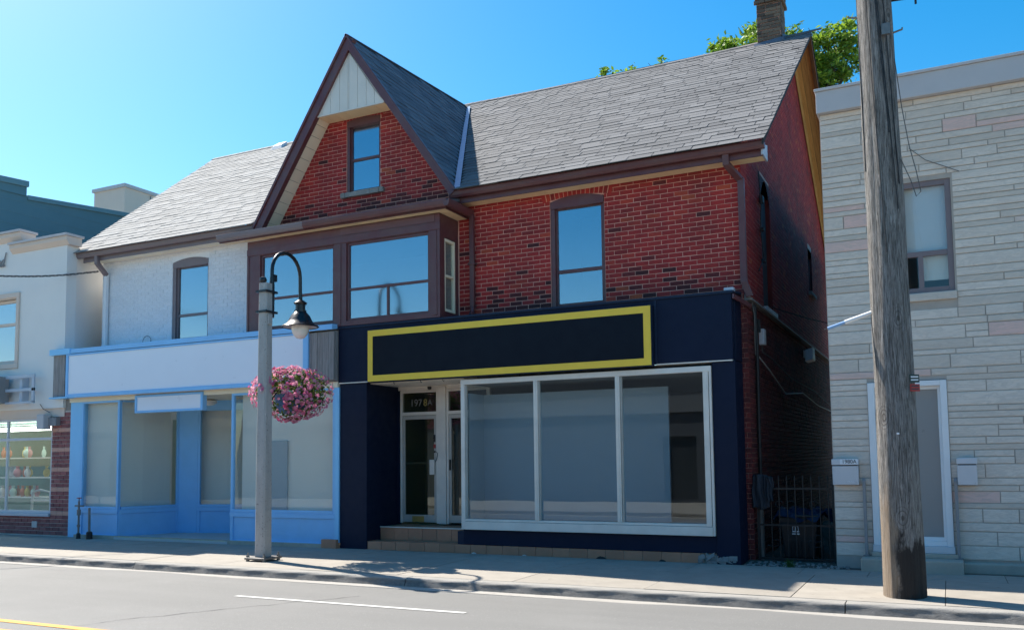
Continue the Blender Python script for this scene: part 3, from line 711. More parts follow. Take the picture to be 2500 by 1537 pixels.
# ---------------------------------------------------------------- eaves
def gutter(p, q, mat, parent, name='gutter'):
    mb = MB(); mb.sweep([(0,0),(0,-.09),(.03,-.125),(.09,-.125),(.115,-.085),(.125,-.03),(.125,0),(.105,0),(.10,-.03),(.02,-.03),(.02,0)], p, q); return mb.build(name, mat, parent, .003)
gutter((-7.85, .30, 6.405), (-2.30, .30, 6.405), 'maroon', red)
boxpart('fascia_board', 'maroon', red, -7.85, -2.34, .30, .325, 6.19, 6.38)
x = -7.85
while x < -2.45: boxpart('soffit_panel', 'cream_soffit', red, x+.002, min(x+.298, -2.36), .325, W+.01, 6.205, 6.215); x += .3
boxpart('soffit_back', 'cream_soffit', red, -7.85, -2.36, .33, W+.02, 6.22, 6.24)
MB().prism([(-2.36, .26, 6.20), (-2.36, .66, 6.20), (-2.36, .66, 6.46), (-2.36, .26, 6.36)], (.03, 0, 0)).build('eave_return', 'flash_pale', red, .003)
# rear slope overhang at the gable: raw boards
cs2 = Vector((0, cs, -RK*cs)); nn2 = Vector((0, -RK*cs, -cs))
def under(x0, x1, off, name, mat, th=.02, y0=RY+.02, y1=13.4):
    a = Vector((0, y0, RIDZ-RK*(y0-RY)-.04-off)); b = Vector((0, y1, RIDZ-RK*(y1-RY)-.04-off))
    return MB().prism([(x0, a.y, a.z), (x1, a.y, a.z), (x1, b.y, b.z), (x0, b.y, b.z)], (0, 0, -th)).build(name, mat, red, .003)
under(XR+.005, -2.62, .03, 'soffit_board', 'wood_raw'); under(-2.615, -2.50, .02, 'soffit_board', 'wood_raw'); under(-2.495, -2.40, .03, 'soffit_board', 'wood_raw'); under(-2.395, -2.315, .0, 'barge_board', 'wood_bark', .14)
def frieze(y0, y1, h0, h1, x, th, mat):
    a = RIDZ-RK*(y0-RY); b = RIDZ-RK*(y1-RY); MB().prism([(x, y0, a-h0), (x, y1, b-h0), (x, y1, b-h1), (x, y0, a-h1)], (th, 0, 0)).build('frieze_board', mat, red, .003)
frieze(RY, 13.2, .09, .22, XR+.002, .03, 'wood_raw'); frieze(RY, 13.2, .225, .36, XR+.002, .022, 'wood_raw')
# ---------------------------------------------------------------- chimney
ch = MB().box(-3.42, -2.91, 6.42, 6.93, 10.6, 12.45).build('chimney', 'mortar', red)
CBK = piece_template(.25, .085, .006)
ms = lay(-3.43, -2.90, 10.78, 11.72, .26, .082, .011, [], None, .02, (0, 6.42, 0), jit=.006, seedoff=21, wvar=.15)
ms += lay(6.41, 6.94, 10.9, 11.72, .26, .082, .011, [], None, .02, (-2.91, 0, 0), (0,1,0), (0,0,1), (1,0,0), jit=.006, seedoff=22, wvar=.15)
for i, z in enumerate((11.72, 11.82, 11.92, 12.02)):
    o = .05 if i in (0, 3) else .03
    ms += lay(-3.43-o, -2.90+o, z, z+.085, .26, .085, .011, [], None, .02+o, (0, 6.42, 0), jit=.006, seedoff=23+i)
    ms += lay(6.41-o, 6.94+o, z, z+.085, .26, .085, .011, [], None, .02+o, (-2.91, 0, 0), (0,1,0), (0,0,1), (1,0,0), jit=.006, seedoff=33+i)
pieces('chimney_brick', ms, ch, CBK, 'brick_chimney')
MB().prism([(-3.50, 6.34, 10.70), (-2.82, 6.34, 10.72), (-2.82, 6.40, 10.88), (-3.50, 6.40, 10.83)], (0, .03, 0)).build('chimney_flashing', 'flash_lead', red)
MB().prism([(-2.87, 6.34, 10.72), (-2.87, 6.98, 10.98), (-2.87, 6.98, 11.14), (-2.87, 6.34, 10.90)], (.02, 0, 0)).build('chimney_flashing', 'flash_lead', red)
# ---------------------------------------------------------------- upper windows
def arch_head(x0, x1, z0, rise, y, d, mat, parent):
    n = 10; pts = [(x0, y, z0-.12)]+[(x0+(x1-x0)*i/n, y, z0+rise*(1-(2*i/n-1)**2)) for i in range(n+1)]+[(x1, y, z0-.12)]
    return MB().prism(pts, (0, d, 0)).build('arch_head', mat, parent)
wn = sash(red, -6.0, -5.07, 4.2, 5.98, W+.07, .06, .07, 'maroon', 'glass_sky', [4.82]); arch_head(-6.04, -5.06, 6.05, .08, W+.007, .1, 'maroon', red)
boxpart('window_jamb', 'maroon', red, -6.05, -5.97, W+.03, W+.15, 4.2, 6.0, bevel=.004); boxpart('window_jamb', 'maroon', red, -5.09, -5.05, W+.045, W+.15, 4.2, 6.0, bevel=.004)
room(red, 'window_room', 'room_dark', -6.1, -5.0, W+.216, W+1.6, 4.1, 6.15)
wn = sash(red, -10.38, -9.64, 6.86, 8.28, W+.07, .05, .07, 'maroon', 'glass_sky', [7.52]); arch_head(-10.41, -9.63, 8.295, .04, W+.007, .1, 'maroon', red)
boxpart('window_jamb', 'maroon', red, -10.42, -10.36, W+.03, W+.15, 6.85, 8.28, bevel=.004); boxpart('window_jamb', 'maroon', red, -9.66, -9.62, W+.045, W+.15, 6.85, 8.28, bevel=.004)
room(red, 'window_room', 'room_dark', -10.5, -9.55, W+.216, W+1.4, 6.8, 8.38)
mb = MB(); 
for i in range(10):
    a, b = -10.52+.1*i, -10.52+.1*(i+1); j = random.uniform(-.008, .008); mb.box(a, b, W-.06+j, W+.06, 6.755+j*.6, 6.85)
mb.build('window_sill', 'sill_stone', red, .006)
boxpart('window_sill', 'maroon', red, -6.07, -5.03, W-.03, W+.1, 4.13, 4.195, bevel=.004)
# ---------------------------------------------------------------- bay window
BY = -.05; BX0, BX1 = -12.35, -7.90
bay = MB(); 
bay.box(BX0, BX1, BY, BY+.10, 5.66, 5.96)                        # header
bay.box(BX0, -12.02, BY, BY+.10, 4.10, 5.66); bay.box(-10.22, -9.93, BY, BY+.10, 4.10, 5.66); bay.box(-8.12, BX1, BY, BY+.10, 4.10, 5.66)
bay.box(-12.02, -10.22, BY, BY+.10, 4.10, 4.19); bay.box(-9.93, -8.12, BY, BY+.10, 4.10, 4.19)
bay.box(BX1-.10, BX1, BY+.10, .12, 4.10, 5.66); bay.box(BX1-.10, BX1, .52, .61, 4.10, 5.66); bay.box(BX1-.10, BX1, .12, .52, 4.10, 4.22); bay.box(BX1-.10, BX1, .12, .52, 5.56, 5.66)
bay.box(BX1-.10, BX1, BY+.10, .61, 5.66, 5.96); bay.box(BX0, BX0+.1, BY+.10, .62, 4.10, 5.96)
bay = bay.build('bay_window', 'maroon', red)
sash(red, -12.02, -10.22, 4.19, 5.66, BY+.03, .045, .06, 'maroon', 'glass_sky', [4.78], name='bay_sash')
sash(red, -9.93, -8.12, 4.19, 5.66, BY+.03, .045, .06, 'maroon', 'glass_sky', [4.78], [(-9.03, 4.2, 4.78)], name='bay_sash')
MB().box(BX0-.004, BX1+.012, BY-.014, BY, 5.67, 5.80).box(BX0, BX0+.05, BY-.012, BY, 4.1, 5.66).box(-10.10, -10.05, BY-.012, BY, 4.1, 5.66).box(-8.06, -7.96, BY-.012, BY, 4.14, 5.66).build('bay_trim', 'maroon', red, .004)
boxpart('bay_header_patch', 'maroon_faded', red, -10.06, -8.0, BY-.008, BY, 5.82, 5.955)
sw2 = MB().box(BX1-.07, BX1-.01, .13, .17, 4.23, 5.55).box(BX1-.07, BX1-.01, .47, .51, 4.23, 5.55).box(BX1-.07, BX1-.01, .17, .47, 4.23, 4.28).box(BX1-.07, BX1-.01, .17, .47, 5.50, 5.55).box(BX1-.07, BX1-.012, .17, .47, 4.86, 4.90).build('bay_side_sash', 'cream_pale', red, .003)
boxpart('pane', 'glass_pale', sw2, BX1-.05, BX1-.044, .165, .475, 4.27, 5.51)
room(red, 'bay_room', 'plaster_dim', BX0+.12, BX1-.12, BY+.11, 2.4, 4.12, 5.9)
mb = MB(); mb.prism([(-12.9, -.26, 6.12), (-7.62, -.26, 6.12), (-7.72, W+.02, 6.36), (-12.9, W+.02, 6.36)], (0, 0, -.05)); mb.build('bay_roof', 'shingle_shade_tint', red)
gutter((-12.92, -.21, 6.11), (-10.75, -.21, 6.11), 'maroon_grey', red, 'bay_gutter'); gutter((-10.75, -.212, 6.112), (-7.60, -.212, 6.112), 'maroon', red, 'bay_gutter')
gutter((-7.66, -.335, 6.108), (-7.66, .56, 6.108), 'maroon', red, 'bay_gutter')
x = -12.88
while x < -7.70: boxpart('soffit_panel', 'cream_soffit', red, x+.003, min(x+.297, -7.66), -.21, BY-.016, 5.965, 5.975); x += .3
for i in range(3): boxpart('soffit_panel', 'cream_soffit', red, BX1+.014, -7.66, -.04+.2*i, -.04+.2*i+.197, 5.962, 5.973)
MB().box(-12.92, -7.66, -.235, -.212, 5.965, 6.02).box(-7.68, -7.658, -.21, .58, 5.962, 6.02).build('bay_fascia', 'maroon', red)
# ---------------------------------------------------------------- downpipes
dp = MB(); dp.bar((-7.57, .54, 6.02), (-7.57, .54, 4.32), .065, .085, (1,0,0)); dp.tube([(-7.57, .54, 4.33), (-7.57, .52, 4.22), (-7.55, .42, 4.16)], .045, 8); dp.box(-7.64, -7.50, .49, .60, 5.10, 5.14)
dp.build('downpipe', 'maroon', red, .006)
dp = MB(); dp.bar((-2.90, .27, 6.31), (-2.90, .29, 6.12), .08, .10, (1,0,0)); dp.bar((-2.90, .28, 6.14), (-2.74, .56, 5.94), .08, .10, (1,0,0)); dp.bar((-2.735, .55, 5.97), (-2.735, .55, 4.30), .10, .075, (0,1,0)); dp.bar((-2.735, .55, 4.32), (-2.66, .58, 4.08), .10, .075, (0,1,0))
dp.build('downpipe', 'maroon', red, .006)
# ------------------------------------------------------------------ navy shopfront of the red house
FZ = .40                                              # recess floor
MB().box(-10.10, -9.50, 0, 1.35, -.01, 3.04).build('shopfront_pier', 'navy', red, .01)
MB().box(-3.155, -2.80, 0, .60, -.01, 3.035).build('shopfront_pier', 'navy', red, .01)
MB().box(-7.50, -3.155, .02, .16, .15, .405).build('stall_riser', 'navy', red, .006)
boxpart('stall_riser_end', 'navy_flash', red, -7.62, -7.50, .03, .30, .15, .37)
fs = MB().box(-10.12, -2.82, -.03, .10, 3.045, 4.07).box(-2.96, -2.80, .10, .585, 3.045, 4.05)
fs.build('fascia', 'navy', red, .008)
MB().prism([(-10.13, -.05, 4.05), (-10.13, -.05, 4.09), (-10.13, .58, 4.16), (-10.13, .58, 4.12)], (7.34, 0, 0)).build('fascia_flashing', 'navy_flash', red, .004)
boxpart('fascia_flashing_end', 'flash_pale', red, -2.93, -2.785, -.02, .10, 4.09, 4.14, bevel=.004)
MB().bar((-2.79, -.04, 4.00), (-2.66, .62, 3.93), .03, .07).build('side_gutter', 'maroon', red, .004)
boxpart('fascia_lip', 'white_alu', red, -4.0, -2.83, -.04, .09, 3.025, 3.042); boxpart('fascia_lip', 'white_alu', red, -10.1, -9.4, -.04, .09, 3.025, 3.042)
boxpart('fascia_joint', 'navy_flash', red, -4.02, -3.985, -.042, -.03, 3.05, 4.05)
# entry ceiling slats
y = .10
while y < 1.0: boxpart('ceiling_slat', 'white_alu', red, -9.49, -7.52, y+.004, y+.112, 3.0, 3.014, bevel=.003); y += .12
boxpart('ceiling_back', 'grey_alu', red, -9.5, -3.16, .10, 1.06, 3.02, 3.04)
for x in (-8.93, -8.36, -7.9, -7.2, -6.4): MB().tube([(x, .04, 3.03), (x, .03, 2.985), (x+.015, .03, 2.965), (x+.03, .03, 2.985)], .005, 6).build('hook', 'iron', red)
# display window
fr = MB(); X0, X1 = -7.51, -3.16
fr.box(X0, X1, -.035, .06, 2.885, 2.97); fr.box(X0, X0+.075, -.03, .06, .41, 2.885); fr.box(X1-.13, X1-.045, -.03, .06, .55, 2.885); fr.box(X1-.035, X1, -.036, .06, .41, 2.885)
fr.box(X0+.075, X1-.13, -.03, .06, .55, .585); fr.box(X0+.075, X1-.035, -.05, .05, .41, .545)
for m in (-6.085, -4.655): fr.box(m-.04, m+.035, -.034, .055, .585, 2.885); fr.box(m-.012, m+.008, -.044, -.034, .585, 2.885)
dw = fr.build('display_window', 'white_alu', red, .005)
boxpart('frame_gap', 'tar', dw, X1-.044, X1-.036, -.02, .05, .56, 2.88); boxpart('frame_gap', 'tar', dw, X0+.075, X1-.05, -.026, .05, .546, .549)
for a, b in ((X0+.075, -6.125), (-6.05, -4.695), (-4.62, X1-.13)): boxpart('pane', 'glass_shop', dw, a-.005, b+.005, .035, .043, .58, 2.89)
for a in (X0+.082, -6.043, -4.612): boxpart('glazing_bead', 'grey_alu', dw, a, a+.02, -.012, .034, .59, 2.88)
# return window beside the entry
rt = MB().box(-7.51, -7.45, .06, .10, .40, 2.97).box(-7.51, -7.45, .95, 1.02, .40, 2.97).box(-7.51, -7.45, .10, .95, 2.9, 2.97).box(-7.51, -7.45, .10, .95, .40, .58).build('return_window', 'white_alu', red, .004)
boxpart('pane', 'glass_shop', rt, -7.484, -7.478, .095, .955, .575, 2.905)
# doors
DY = 1.02
def shop_door(x0, x1, z0, z1, zt, label=None, handle=True):
    fr = MB().box(x0-.045, x0, DY, DY+.09, z0-.02, zt+.04).box(x1, x1+.045, DY, DY+.09, z0-.02, zt+.04).box(x0, x1, DY, DY+.09, z1, z1+.06).box(x0, x1, DY, DY+.09, zt, zt+.04).build('door_frame', 'white_alu', red, .004)
    boxpart('transom_pane', 'glass_door', fr, x0-.002, x1+.002, DY+.04, DY+.046, z1+.06, zt)
    a = .055; d = MB().box(x0+.004, x0+a, DY+.012, DY+.06, z0, z1-.006).box(x1-a, x1-.004, DY+.012, DY+.06, z0, z1-.006).box(x0+a, x1-a, DY+.012, DY+.06, z1-.08, z1-.006).box(x0+a, x1-a, DY+.012, DY+.06, z0, z0+.14).build('door', 'grey_alu', red, .004)
    boxpart('pane', 'glass_door', d, x0+a-.003, x1-a+.003, DY+.033, DY+.039, z0+.137, z1-.077)
    return d, fr
d, f1 = shop_door(-9.40, -8.64, .425, 2.45, 2.88)
boxpart('push_bar', 'grey_alu', d, -9.34, -8.70, DY+.05, DY+.075, 1.52, 1.56, bevel=.006); boxpart('pull_plate', 'white_alu', d, -8.77, -8.665, DY-.035, DY+.012, 1.32, 1.60, bevel=.006)
boxpart('lock', 'iron', d, -8.69, -8.665, DY, DY+.012, 1.73, 1.765); boxpart('keypad', 'iron_black', d, -8.70, -8.662, DY, DY+.014, 1.93, 2.07); boxpart('sticker', 'red_tag', d, -8.70, -8.655, DY+.004, DY+.012, 1.815, 1.89); boxpart('threshold_plate', 'brass', d, -9.18, -8.92, DY+.004, DY+.012, .43, .54)
MB().tube([(-8.66, DY-.0, 1.76), (-8.60, DY-.02, 1.72), (-8.62, DY-.02, 1.60), (-8.66, DY, 1.56)], .006, 6).build('cable', 'cable_grey', d)
mb = MB().box(-8.585, -8.42, DY-.02, DY+.1, .40, 2.97); mb.build('door_post', 'white_alu', red, .006)
d2, f2 = shop_door(-8.37, -7.56, .425, 2.45, 2.88); boxpart('pull_handle', 'iron', d2, -8.345, -8.325, DY-.03, DY+.012, 1.40, 1.60, bevel=.004)
for z in (1.1, 1.68): boxpart('interior_shelf', 'wood_raw' if z < 1.5 else 'white_alu', red, -8.2, -7.7, 1.25, 1.4, z, z+.02)
boxpart('entry_header', 'white_alu', red, -9.5, -7.46, DY+.02, DY+.08, 2.925, 3.0)
boxpart('wall_beside_door', 'navy', red, -9.5, -9.447, DY-.02, DY+.1, .40, 2.93)
MB().lathe([(.0, -.03), (.035, -.02), (.04, .0), (.04, .03)], (-8.72, .92, 2.945), 12).build('camera_dome', 'iron_black', red)
put_text('197', .19, (-9.10, DY+.030, 2.68), 'ledge_metal', f1, 'door_number', extrude=.003, sx=.95); put_text('8', .19, (-8.895, DY+.030, 2.68), 'brass', f1, 'door_number', extrude=.003, sx=.95); put_text('A', .16, (-8.79, DY+.030, 2.68), 'ledge_metal', f1, 'door_number', extrude=.003, sx=.95)
MB().lathe([(0, -.05), (.05, -.04), (.055, 0), (.03, .03)], (-7.75, DY+.12, 2.66), 10).build('bulb', 'brass', red)
# hallway and shop interiors
room(red, 'hallway', 'plaster_olive', -9.44, -8.52, DY+.1, 1.9, .38, 2.92); room(red, 'shop_room', 'plaster_dim', -8.40, -2.98, DY+.1, 4.6, .38, 2.92)
MB().box(-7.43, -4.02, .62, .67, .50, 2.74).build('display_partition', 'plaster_in', red); boxpart('display_side_panel', 'plaster_in', red, -7.43, -7.40, .10, .62, .56, 2.74)
MB().box(-7.44, -2.98, .065, DY+.1, .36, .56).build('display_floor', 'plaster_dim', red); MB().box(-7.44, -2.98, .065, DY+.1, 2.90, 2.94).build('display_ceiling', 'plaster_dim', red); MB().box(-3.02, -2.98, .16, DY+.1, .56, 2.90).build('display_side', 'plaster_dim', red)
# steps with tiles
st = MB().box(-9.49, -2.86, .03, .62, -.01, .135).box(-9.49, -7.53, .43, 1.25, .135, .365).build('entry_steps', 'concrete_step', red)
TL = piece_template(.305, .14, .004)
xs = -9.50; ms = []; 
while xs < -3.45: ms.append(frame((xs+.1525, .03, .0675), (1,0,0), (0,0,1), (0,-1,0)) @ Matrix.Diagonal((.297, .137, .012, 1))); xs += .305
x2 = xs
xs = -9.50
while xs < -3.3: ms.append(frame((xs+.1525, .17, .135), (1,0,0), (0,1,0), (0,0,1)) @ Matrix.Diagonal((.297, .30, .012, 1))); xs += .305
xs = -9.49
while xs < -7.6: ms.append(frame((xs+.15, .43, .25), (1,0,0), (0,0,1), (0,-1,0)) @ Matrix.Diagonal((min(.297, -7.60-xs), .215, .012, 1))); xs += .305
xs = -9.49
while xs < -7.6:
    for j in range(3): ms.append(frame((xs+.15, .59+.3*j, .365), (1,0,0), (0,1,0), (0,0,1)) @ Matrix.Diagonal((.297, .292, .012, 1)))
    xs += .305
pieces('tile', ms, st, TL, 'tile_brown')
boxpart('step_nosing', 'white_alu', st, -9.49, -7.54, .405, .44, .366, .384, bevel=.003)
# broken corner of the lower step
mb = MB(); rr = random.Random(9)
for i in range(40):
    x = rr.uniform(-3.42, -2.88); s = rr.uniform(.02, .06); mb.obox((x, .03+rr.uniform(-.015, .01), rr.uniform(.02, .11)), (1, rr.uniform(-.3, .3), rr.uniform(-.6, .6)), (rr.uniform(-.3, .3), 1, 0), (0, rr.uniform(-.4, .4), 1), s, .03, s*.6)
mb.build('broken_step_corner', 'rubble_grey', st)
for x, s in ((-7.3, .05), (-5.0, .09), (-4.0, .06), (-6.35, .04)):
    MB().prism([(x-s, .015, .0), (x+s, .015, .0), (x+s*.6, .015, s*.35), (x-s*.2, .015, s*.5), (x-s*.7, .015, s*.3)], (0, .01, 0)).build('chipped_tile', 'chip_white' if s < .055 else 'tar', st)
# signboard on the fascia
sg = thing('shop_sign', 'long blank navy sign with a wide yellow border over the navy shopfront', 'sign', (-6.7, -.1, 3.03))
MB().box(-9.385, -4.035, -.14, -.031, 3.005, 3.965).build('cabinet', 'navy_flash', sg, .006)
MB().box(-9.37, -4.05, -.152, -.14, 3.02, 3.13).box(-9.37, -4.05, -.152, -.14, 3.84, 3.95).box(-9.37, -9.265, -.152, -.14, 3.13, 3.84).box(-4.165, -4.05, -.152, -.14, 3.13, 3.84).build('yellow_border', 'sign_yellow', sg)
boxpart('panel', 'sign_navy', sg, -9.265, -4.165, -.147, -.14, 3.13, 3.84)
# alley-side fixtures
mb = MB().box(XL, XL+.09, 1.42, 1.60, 3.42, 3.68); mb.build('meter_box', 'mailbox', red, .01); boxpart('junction_box', 'iron', red, XL, XL+.06, 1.12, 1.30, 3.60, 3.80)
MB().tube([(XL+.03, .98, 4.0), (XL+.05, .98, 3.4), (XL+.04, .98, 2.0), (XL+.04, .98, .0)], .03, 8).build('conduit', 'iron', red)
MB().tube([(XL+.02, 1.10, 1.15), (XL+.02, 1.10, 3.10), (XL+.03, 1.2, 3.20), (XL+.03, 2.2, 3.05), (XL+.03, 3.8, 2.75), (XL+.03, 6.0, 2.9), (XL+.03, 8.5, 2.75), (XL+.03, 12.0, 2.72)], .011, 6).build('cable', 'cable_white', red)
MB().tube([(XL+.03, 1.5, 3.42), (XL+.04, 1.52, 3.3), (XL+.03, 2.5, 3.28), (XL+.03, 4.5, 3.1), (XL+.03, 8, 3.05), (XL+.03, 12, 2.8)], .008, 6).build('cable', 'cable_grey', red)
MB().tube([(XL+.03, .8, 4.02), (XL+.06, .80, 3.8), (XL+.05, .82, 3.4), (XL+.03, .95, 3.2)], .010, 6).build('cable', 'cable_grey', red)
MB().tube([(XR+.03, 2.0, 6.5), (XR+.05, 2.05, 5.9), (XR+.04, 1.95, 5.5), (XR+.06, 2.1, 5.0), (XR+.04, 1.7, 4.7)], .010, 6).build('cable', 'cable', red)
mb = MB(); mb.box(XL, XL+.05, 6.5, 6.62, 3.70, 3.86); mb.prism([(XL+.05, 6.35, 3.60), (XL+.05, 6.78, 3.60), (XL+.05, 6.72, 3.86), (XL+.05, 6.42, 3.86)], (.16, 0, .04)); mb.build('floodlight', 'mailbox', red, .01)
for z0, z1 in ((6.0, 6.12), (5.5, 5.55), (4.95, 5.0)): boxpart('cable_bracket', 'iron', red, XR, XR+.06, 2.16, 2.29, z0, z1)
MB().tube([(XL+.04, .86, .0), (XL+.04, .86, 1.25)], .045, 8).build('guard_pipe', 'ledge_metal', red)
# ------------------------------------------------------------------ white painted house with the blue shop
wh = thing('white_brick_house', 'white painted brick house with pale shingle roof and light blue shopfront', 'house', (-14.5, .6, 0))
WX0, WX1 = -17.33, -12.36
ww = (-15.12, -14.06, 4.25, 5.98)
fwl = wall_holes(WX0, WX1, 3.9, 6.3, W+.018, .2, [ww]).build('front_wall', 'mortar_white', wh)
ms = lay(WX0, WX1, 4.02, 6.26, .232, .0775, .004, [ww, (-15.14, -14.04, 5.98, 6.06)], None, .007, (0, W+.018, 0), jit=.003, seedoff=41)
pieces('brick', ms, fwl, BRK, 'brick_white', 300, wh, 'brick_courses')
MB().prism([(WX0+.0, W+.22, 0), (WX0-2.2, 7.0, 0), (WX0-2.0, 7.0, 0), (WX0+.2, W+.22, 0)], (0, 0, 6.3)).build('side_wall', 'mortar_white', wh)
# roof
roofw = MB()
def lx(y): return -17.86-2.14*(y-EY)/(RY-EY)
V = []; nx, ny = 10, 10
for j in range(ny+1):
    y = EY+(RY-EY)*j/ny; x1 = -12.40-(0 if y < 3 else 0)
    x1 = -12.40+ (1.3*(y-EY)/(RY-EY))
    for i in range(nx+1): V.append((lx(y)+(x1-lx(y))*i/nx, y, roofz(y)-.012))
roofw.add(V, [(j*(nx+1)+i, j*(nx+1)+i+1, (j+1)*(nx+1)+i+1, (j+1)*(nx+1)+i) for j in range(ny) for i in range(nx)])
roofw.prism([(-20.0, RY, RIDZ), (-11.2, RY, RIDZ), (-11.2, 13.5, RIDZ-RK*(13.5-RY)), (-22, 13.5, RIDZ-RK*(13.5-RY))], (0, 0, -.05))
roofw.prism([(lx(EY), EY, EZ-.02), (lx(RY), RY, RIDZ-.02), (lx(RY), RY, RIDZ-.14), (lx(EY), EY, EZ-.12)], (.02, 0, 0))
roofw = roofw.build('roof', 'roof_deck_pale', wh)
def wclip(v, t):
    y = EY+(v+t)/2*cs; return (lx(y)-.03, -12.42+1.3*(y-EY)/(RY-EY))
ms = lay(-20.2, -11.0, 0, SL+.02, .42, E_, .008, [], wclip, .009, (0, EY, EZ-.006), (1,0,0), UV, NN, jit=.006, seedoff=45, wvar=.35, dvar=.004)
ms = fix([m @ Matrix.Diagonal((1, 1.12, 1, 1)) @ Matrix.Translation((0, -.06, 0)) for m in ms], -.045)
pieces('shingle', ms, roofw, SHG, 'shingle_pale', 300, wh, 'shingle_courses')
rc = []; x = -20.0
while x < -11.3: rc.append(frame((x+.13, RY-.055, RIDZ-.03), (1,0,0), UV, NN) @ Matrix.Diagonal((.27, .16, .016, 1))); x += .25
pieces('ridge_shingle', rc, roofw, SHG, 'shingle_pale', 60)
mb = MB(); p = Vector((-17.35, 6.2, roofz(6.2)+.0)); mb.prism([p, p+Vector((.42, 0, 0)), p+Vector((.38, .05, .14)), p+Vector((.06, .05, .14))], UV*.3); mb.build('roof_vent', 'mailbox', wh, .01)
gutter((-17.86, .30, 6.405), (-12.42, .30, 6.405), 'maroon_grey', wh); boxpart('fascia_board', 'maroon_grey', wh, -17.6, -12.42, .30, .325, 6.19, 6.38)
x = -17.6
while x < -12.45: boxpart('soffit_panel', 'cream_pale', wh, x+.002, min(x+.298, -12.4), .325, W+.014, 6.205, 6.215); x += .3
boxpart('soffit_back', 'cream_pale', wh, -17.6, -12.4, .33, W+.02, 6.22, 6.24)
sash(wh, -15.04, -14.08, 4.25, 5.93, W+.07, .055, .07, 'maroon_grey', 'glass_sky', [4.80]); arch_head(-15.10, -14.07, 5.975, .07, W+.009, .1, 'maroon_grey', wh)
boxpart('window_jamb', 'maroon_grey', wh, -15.12, -15.03, W+.03, W+.15, 4.25, 5.95, bevel=.004); boxpart('window_jamb', 'maroon_grey', wh, -14.1, -14.06, W+.045, W+.15, 4.25, 5.95, bevel=.004)
room(wh, 'window_room', 'plaster_in', -15.15, -14.0, W+.22, W+1.5, 4.1, 6.1)
dp = MB(); dp.bar((-17.10, .25, 6.31), (-17.10, .27, 6.10), .08, .10, (1,0,0)); dp.bar((-17.10, .27, 6.12), (-17.13, .54, 5.90), .08, .10, (1,0,0)); dp.build('downpipe_elbow', 'maroon_grey', wh, .006)
dp = MB(); dp.bar((-17.13, .545, 5.95), (-17.13, .545, 4.1), .085, .075, (0,1,0)); dp.build('downpipe', 'pvc_white', wh, .006)
MB().tube([(-15.8, W-.02, 4.18)]+[(-15.82+.13*math.cos(a), W-.03, 4.28+.13*math.sin(a)) for a in [i*.42+.2 for i in range(12)]]+[(-15.7, W-.02, 4.3)], .006, 6).build('cable_coil', 'cable_grey', wh)
# ---------------------------------------------------------------- blue shopfront
FY = -.15
MB().box(-17.60, -10.13, FY+.05, .1, 3.08, 4.02).build('fascia', 'wood_grey', wh)
MB().prism([(-17.95, FY-.06, 4.03), (-17.95, FY-.06, 4.13), (-17.95, .58, 4.20), (-17.95, .58, 4.16)], (7.82, 0, 0)).build('fascia_flashing', 'shop_blue', wh, .004)
boxpart('fascia_cap', 'shop_blue_light', wh, -17.97, -17.3, FY-.075, .05, 4.02, 4.15, bevel=.004)
boxpart('fascia_lip', 'shop_blue_light', wh, -17.97, -17.35, FY-.06, .05, 3.05, 3.085, bevel=.004)
for a, b in ((-17.92, -17.73), (-17.725, -17.54)): boxpart('plank', 'wood_grey', wh, a, b, FY, FY+.048, 3.09, 4.02, bevel=.003)
xs = -10.78
while xs < -10.2: boxpart('plank', 'wood_grey', wh, xs, min(xs+.126, -10.135), FY+.0+random.uniform(-.003, .003), FY+.048, 3.10, 4.0, bevel=.003); xs += .13
MB().box(-17.50, -10.13, -.04, .12, 2.96, 3.07).build('lintel', 'cream_pale', wh, .004)
ws = thing('shop_sign', 'long blank white sign in a blue frame over the light blue shopfront', 'sign', (-14.1, -.2, 3.1))
MB().box(-17.45, -10.70, FY-.05, FY-.004, 3.05, 3.13).box(-17.45, -10.70, FY-.05, FY-.004, 3.98, 4.02).box(-17.45, -17.38, FY-.05, FY-.004, 3.13, 3.98).box(-10.82, -10.70, FY-.05, FY-.004, 3.13, 3.98).build('frame', 'shop_blue', ws, .006)
boxpart('panel', 'sign_white', ws, -17.38, -10.82, FY-.03, FY-.006, 3.13, 3.98)
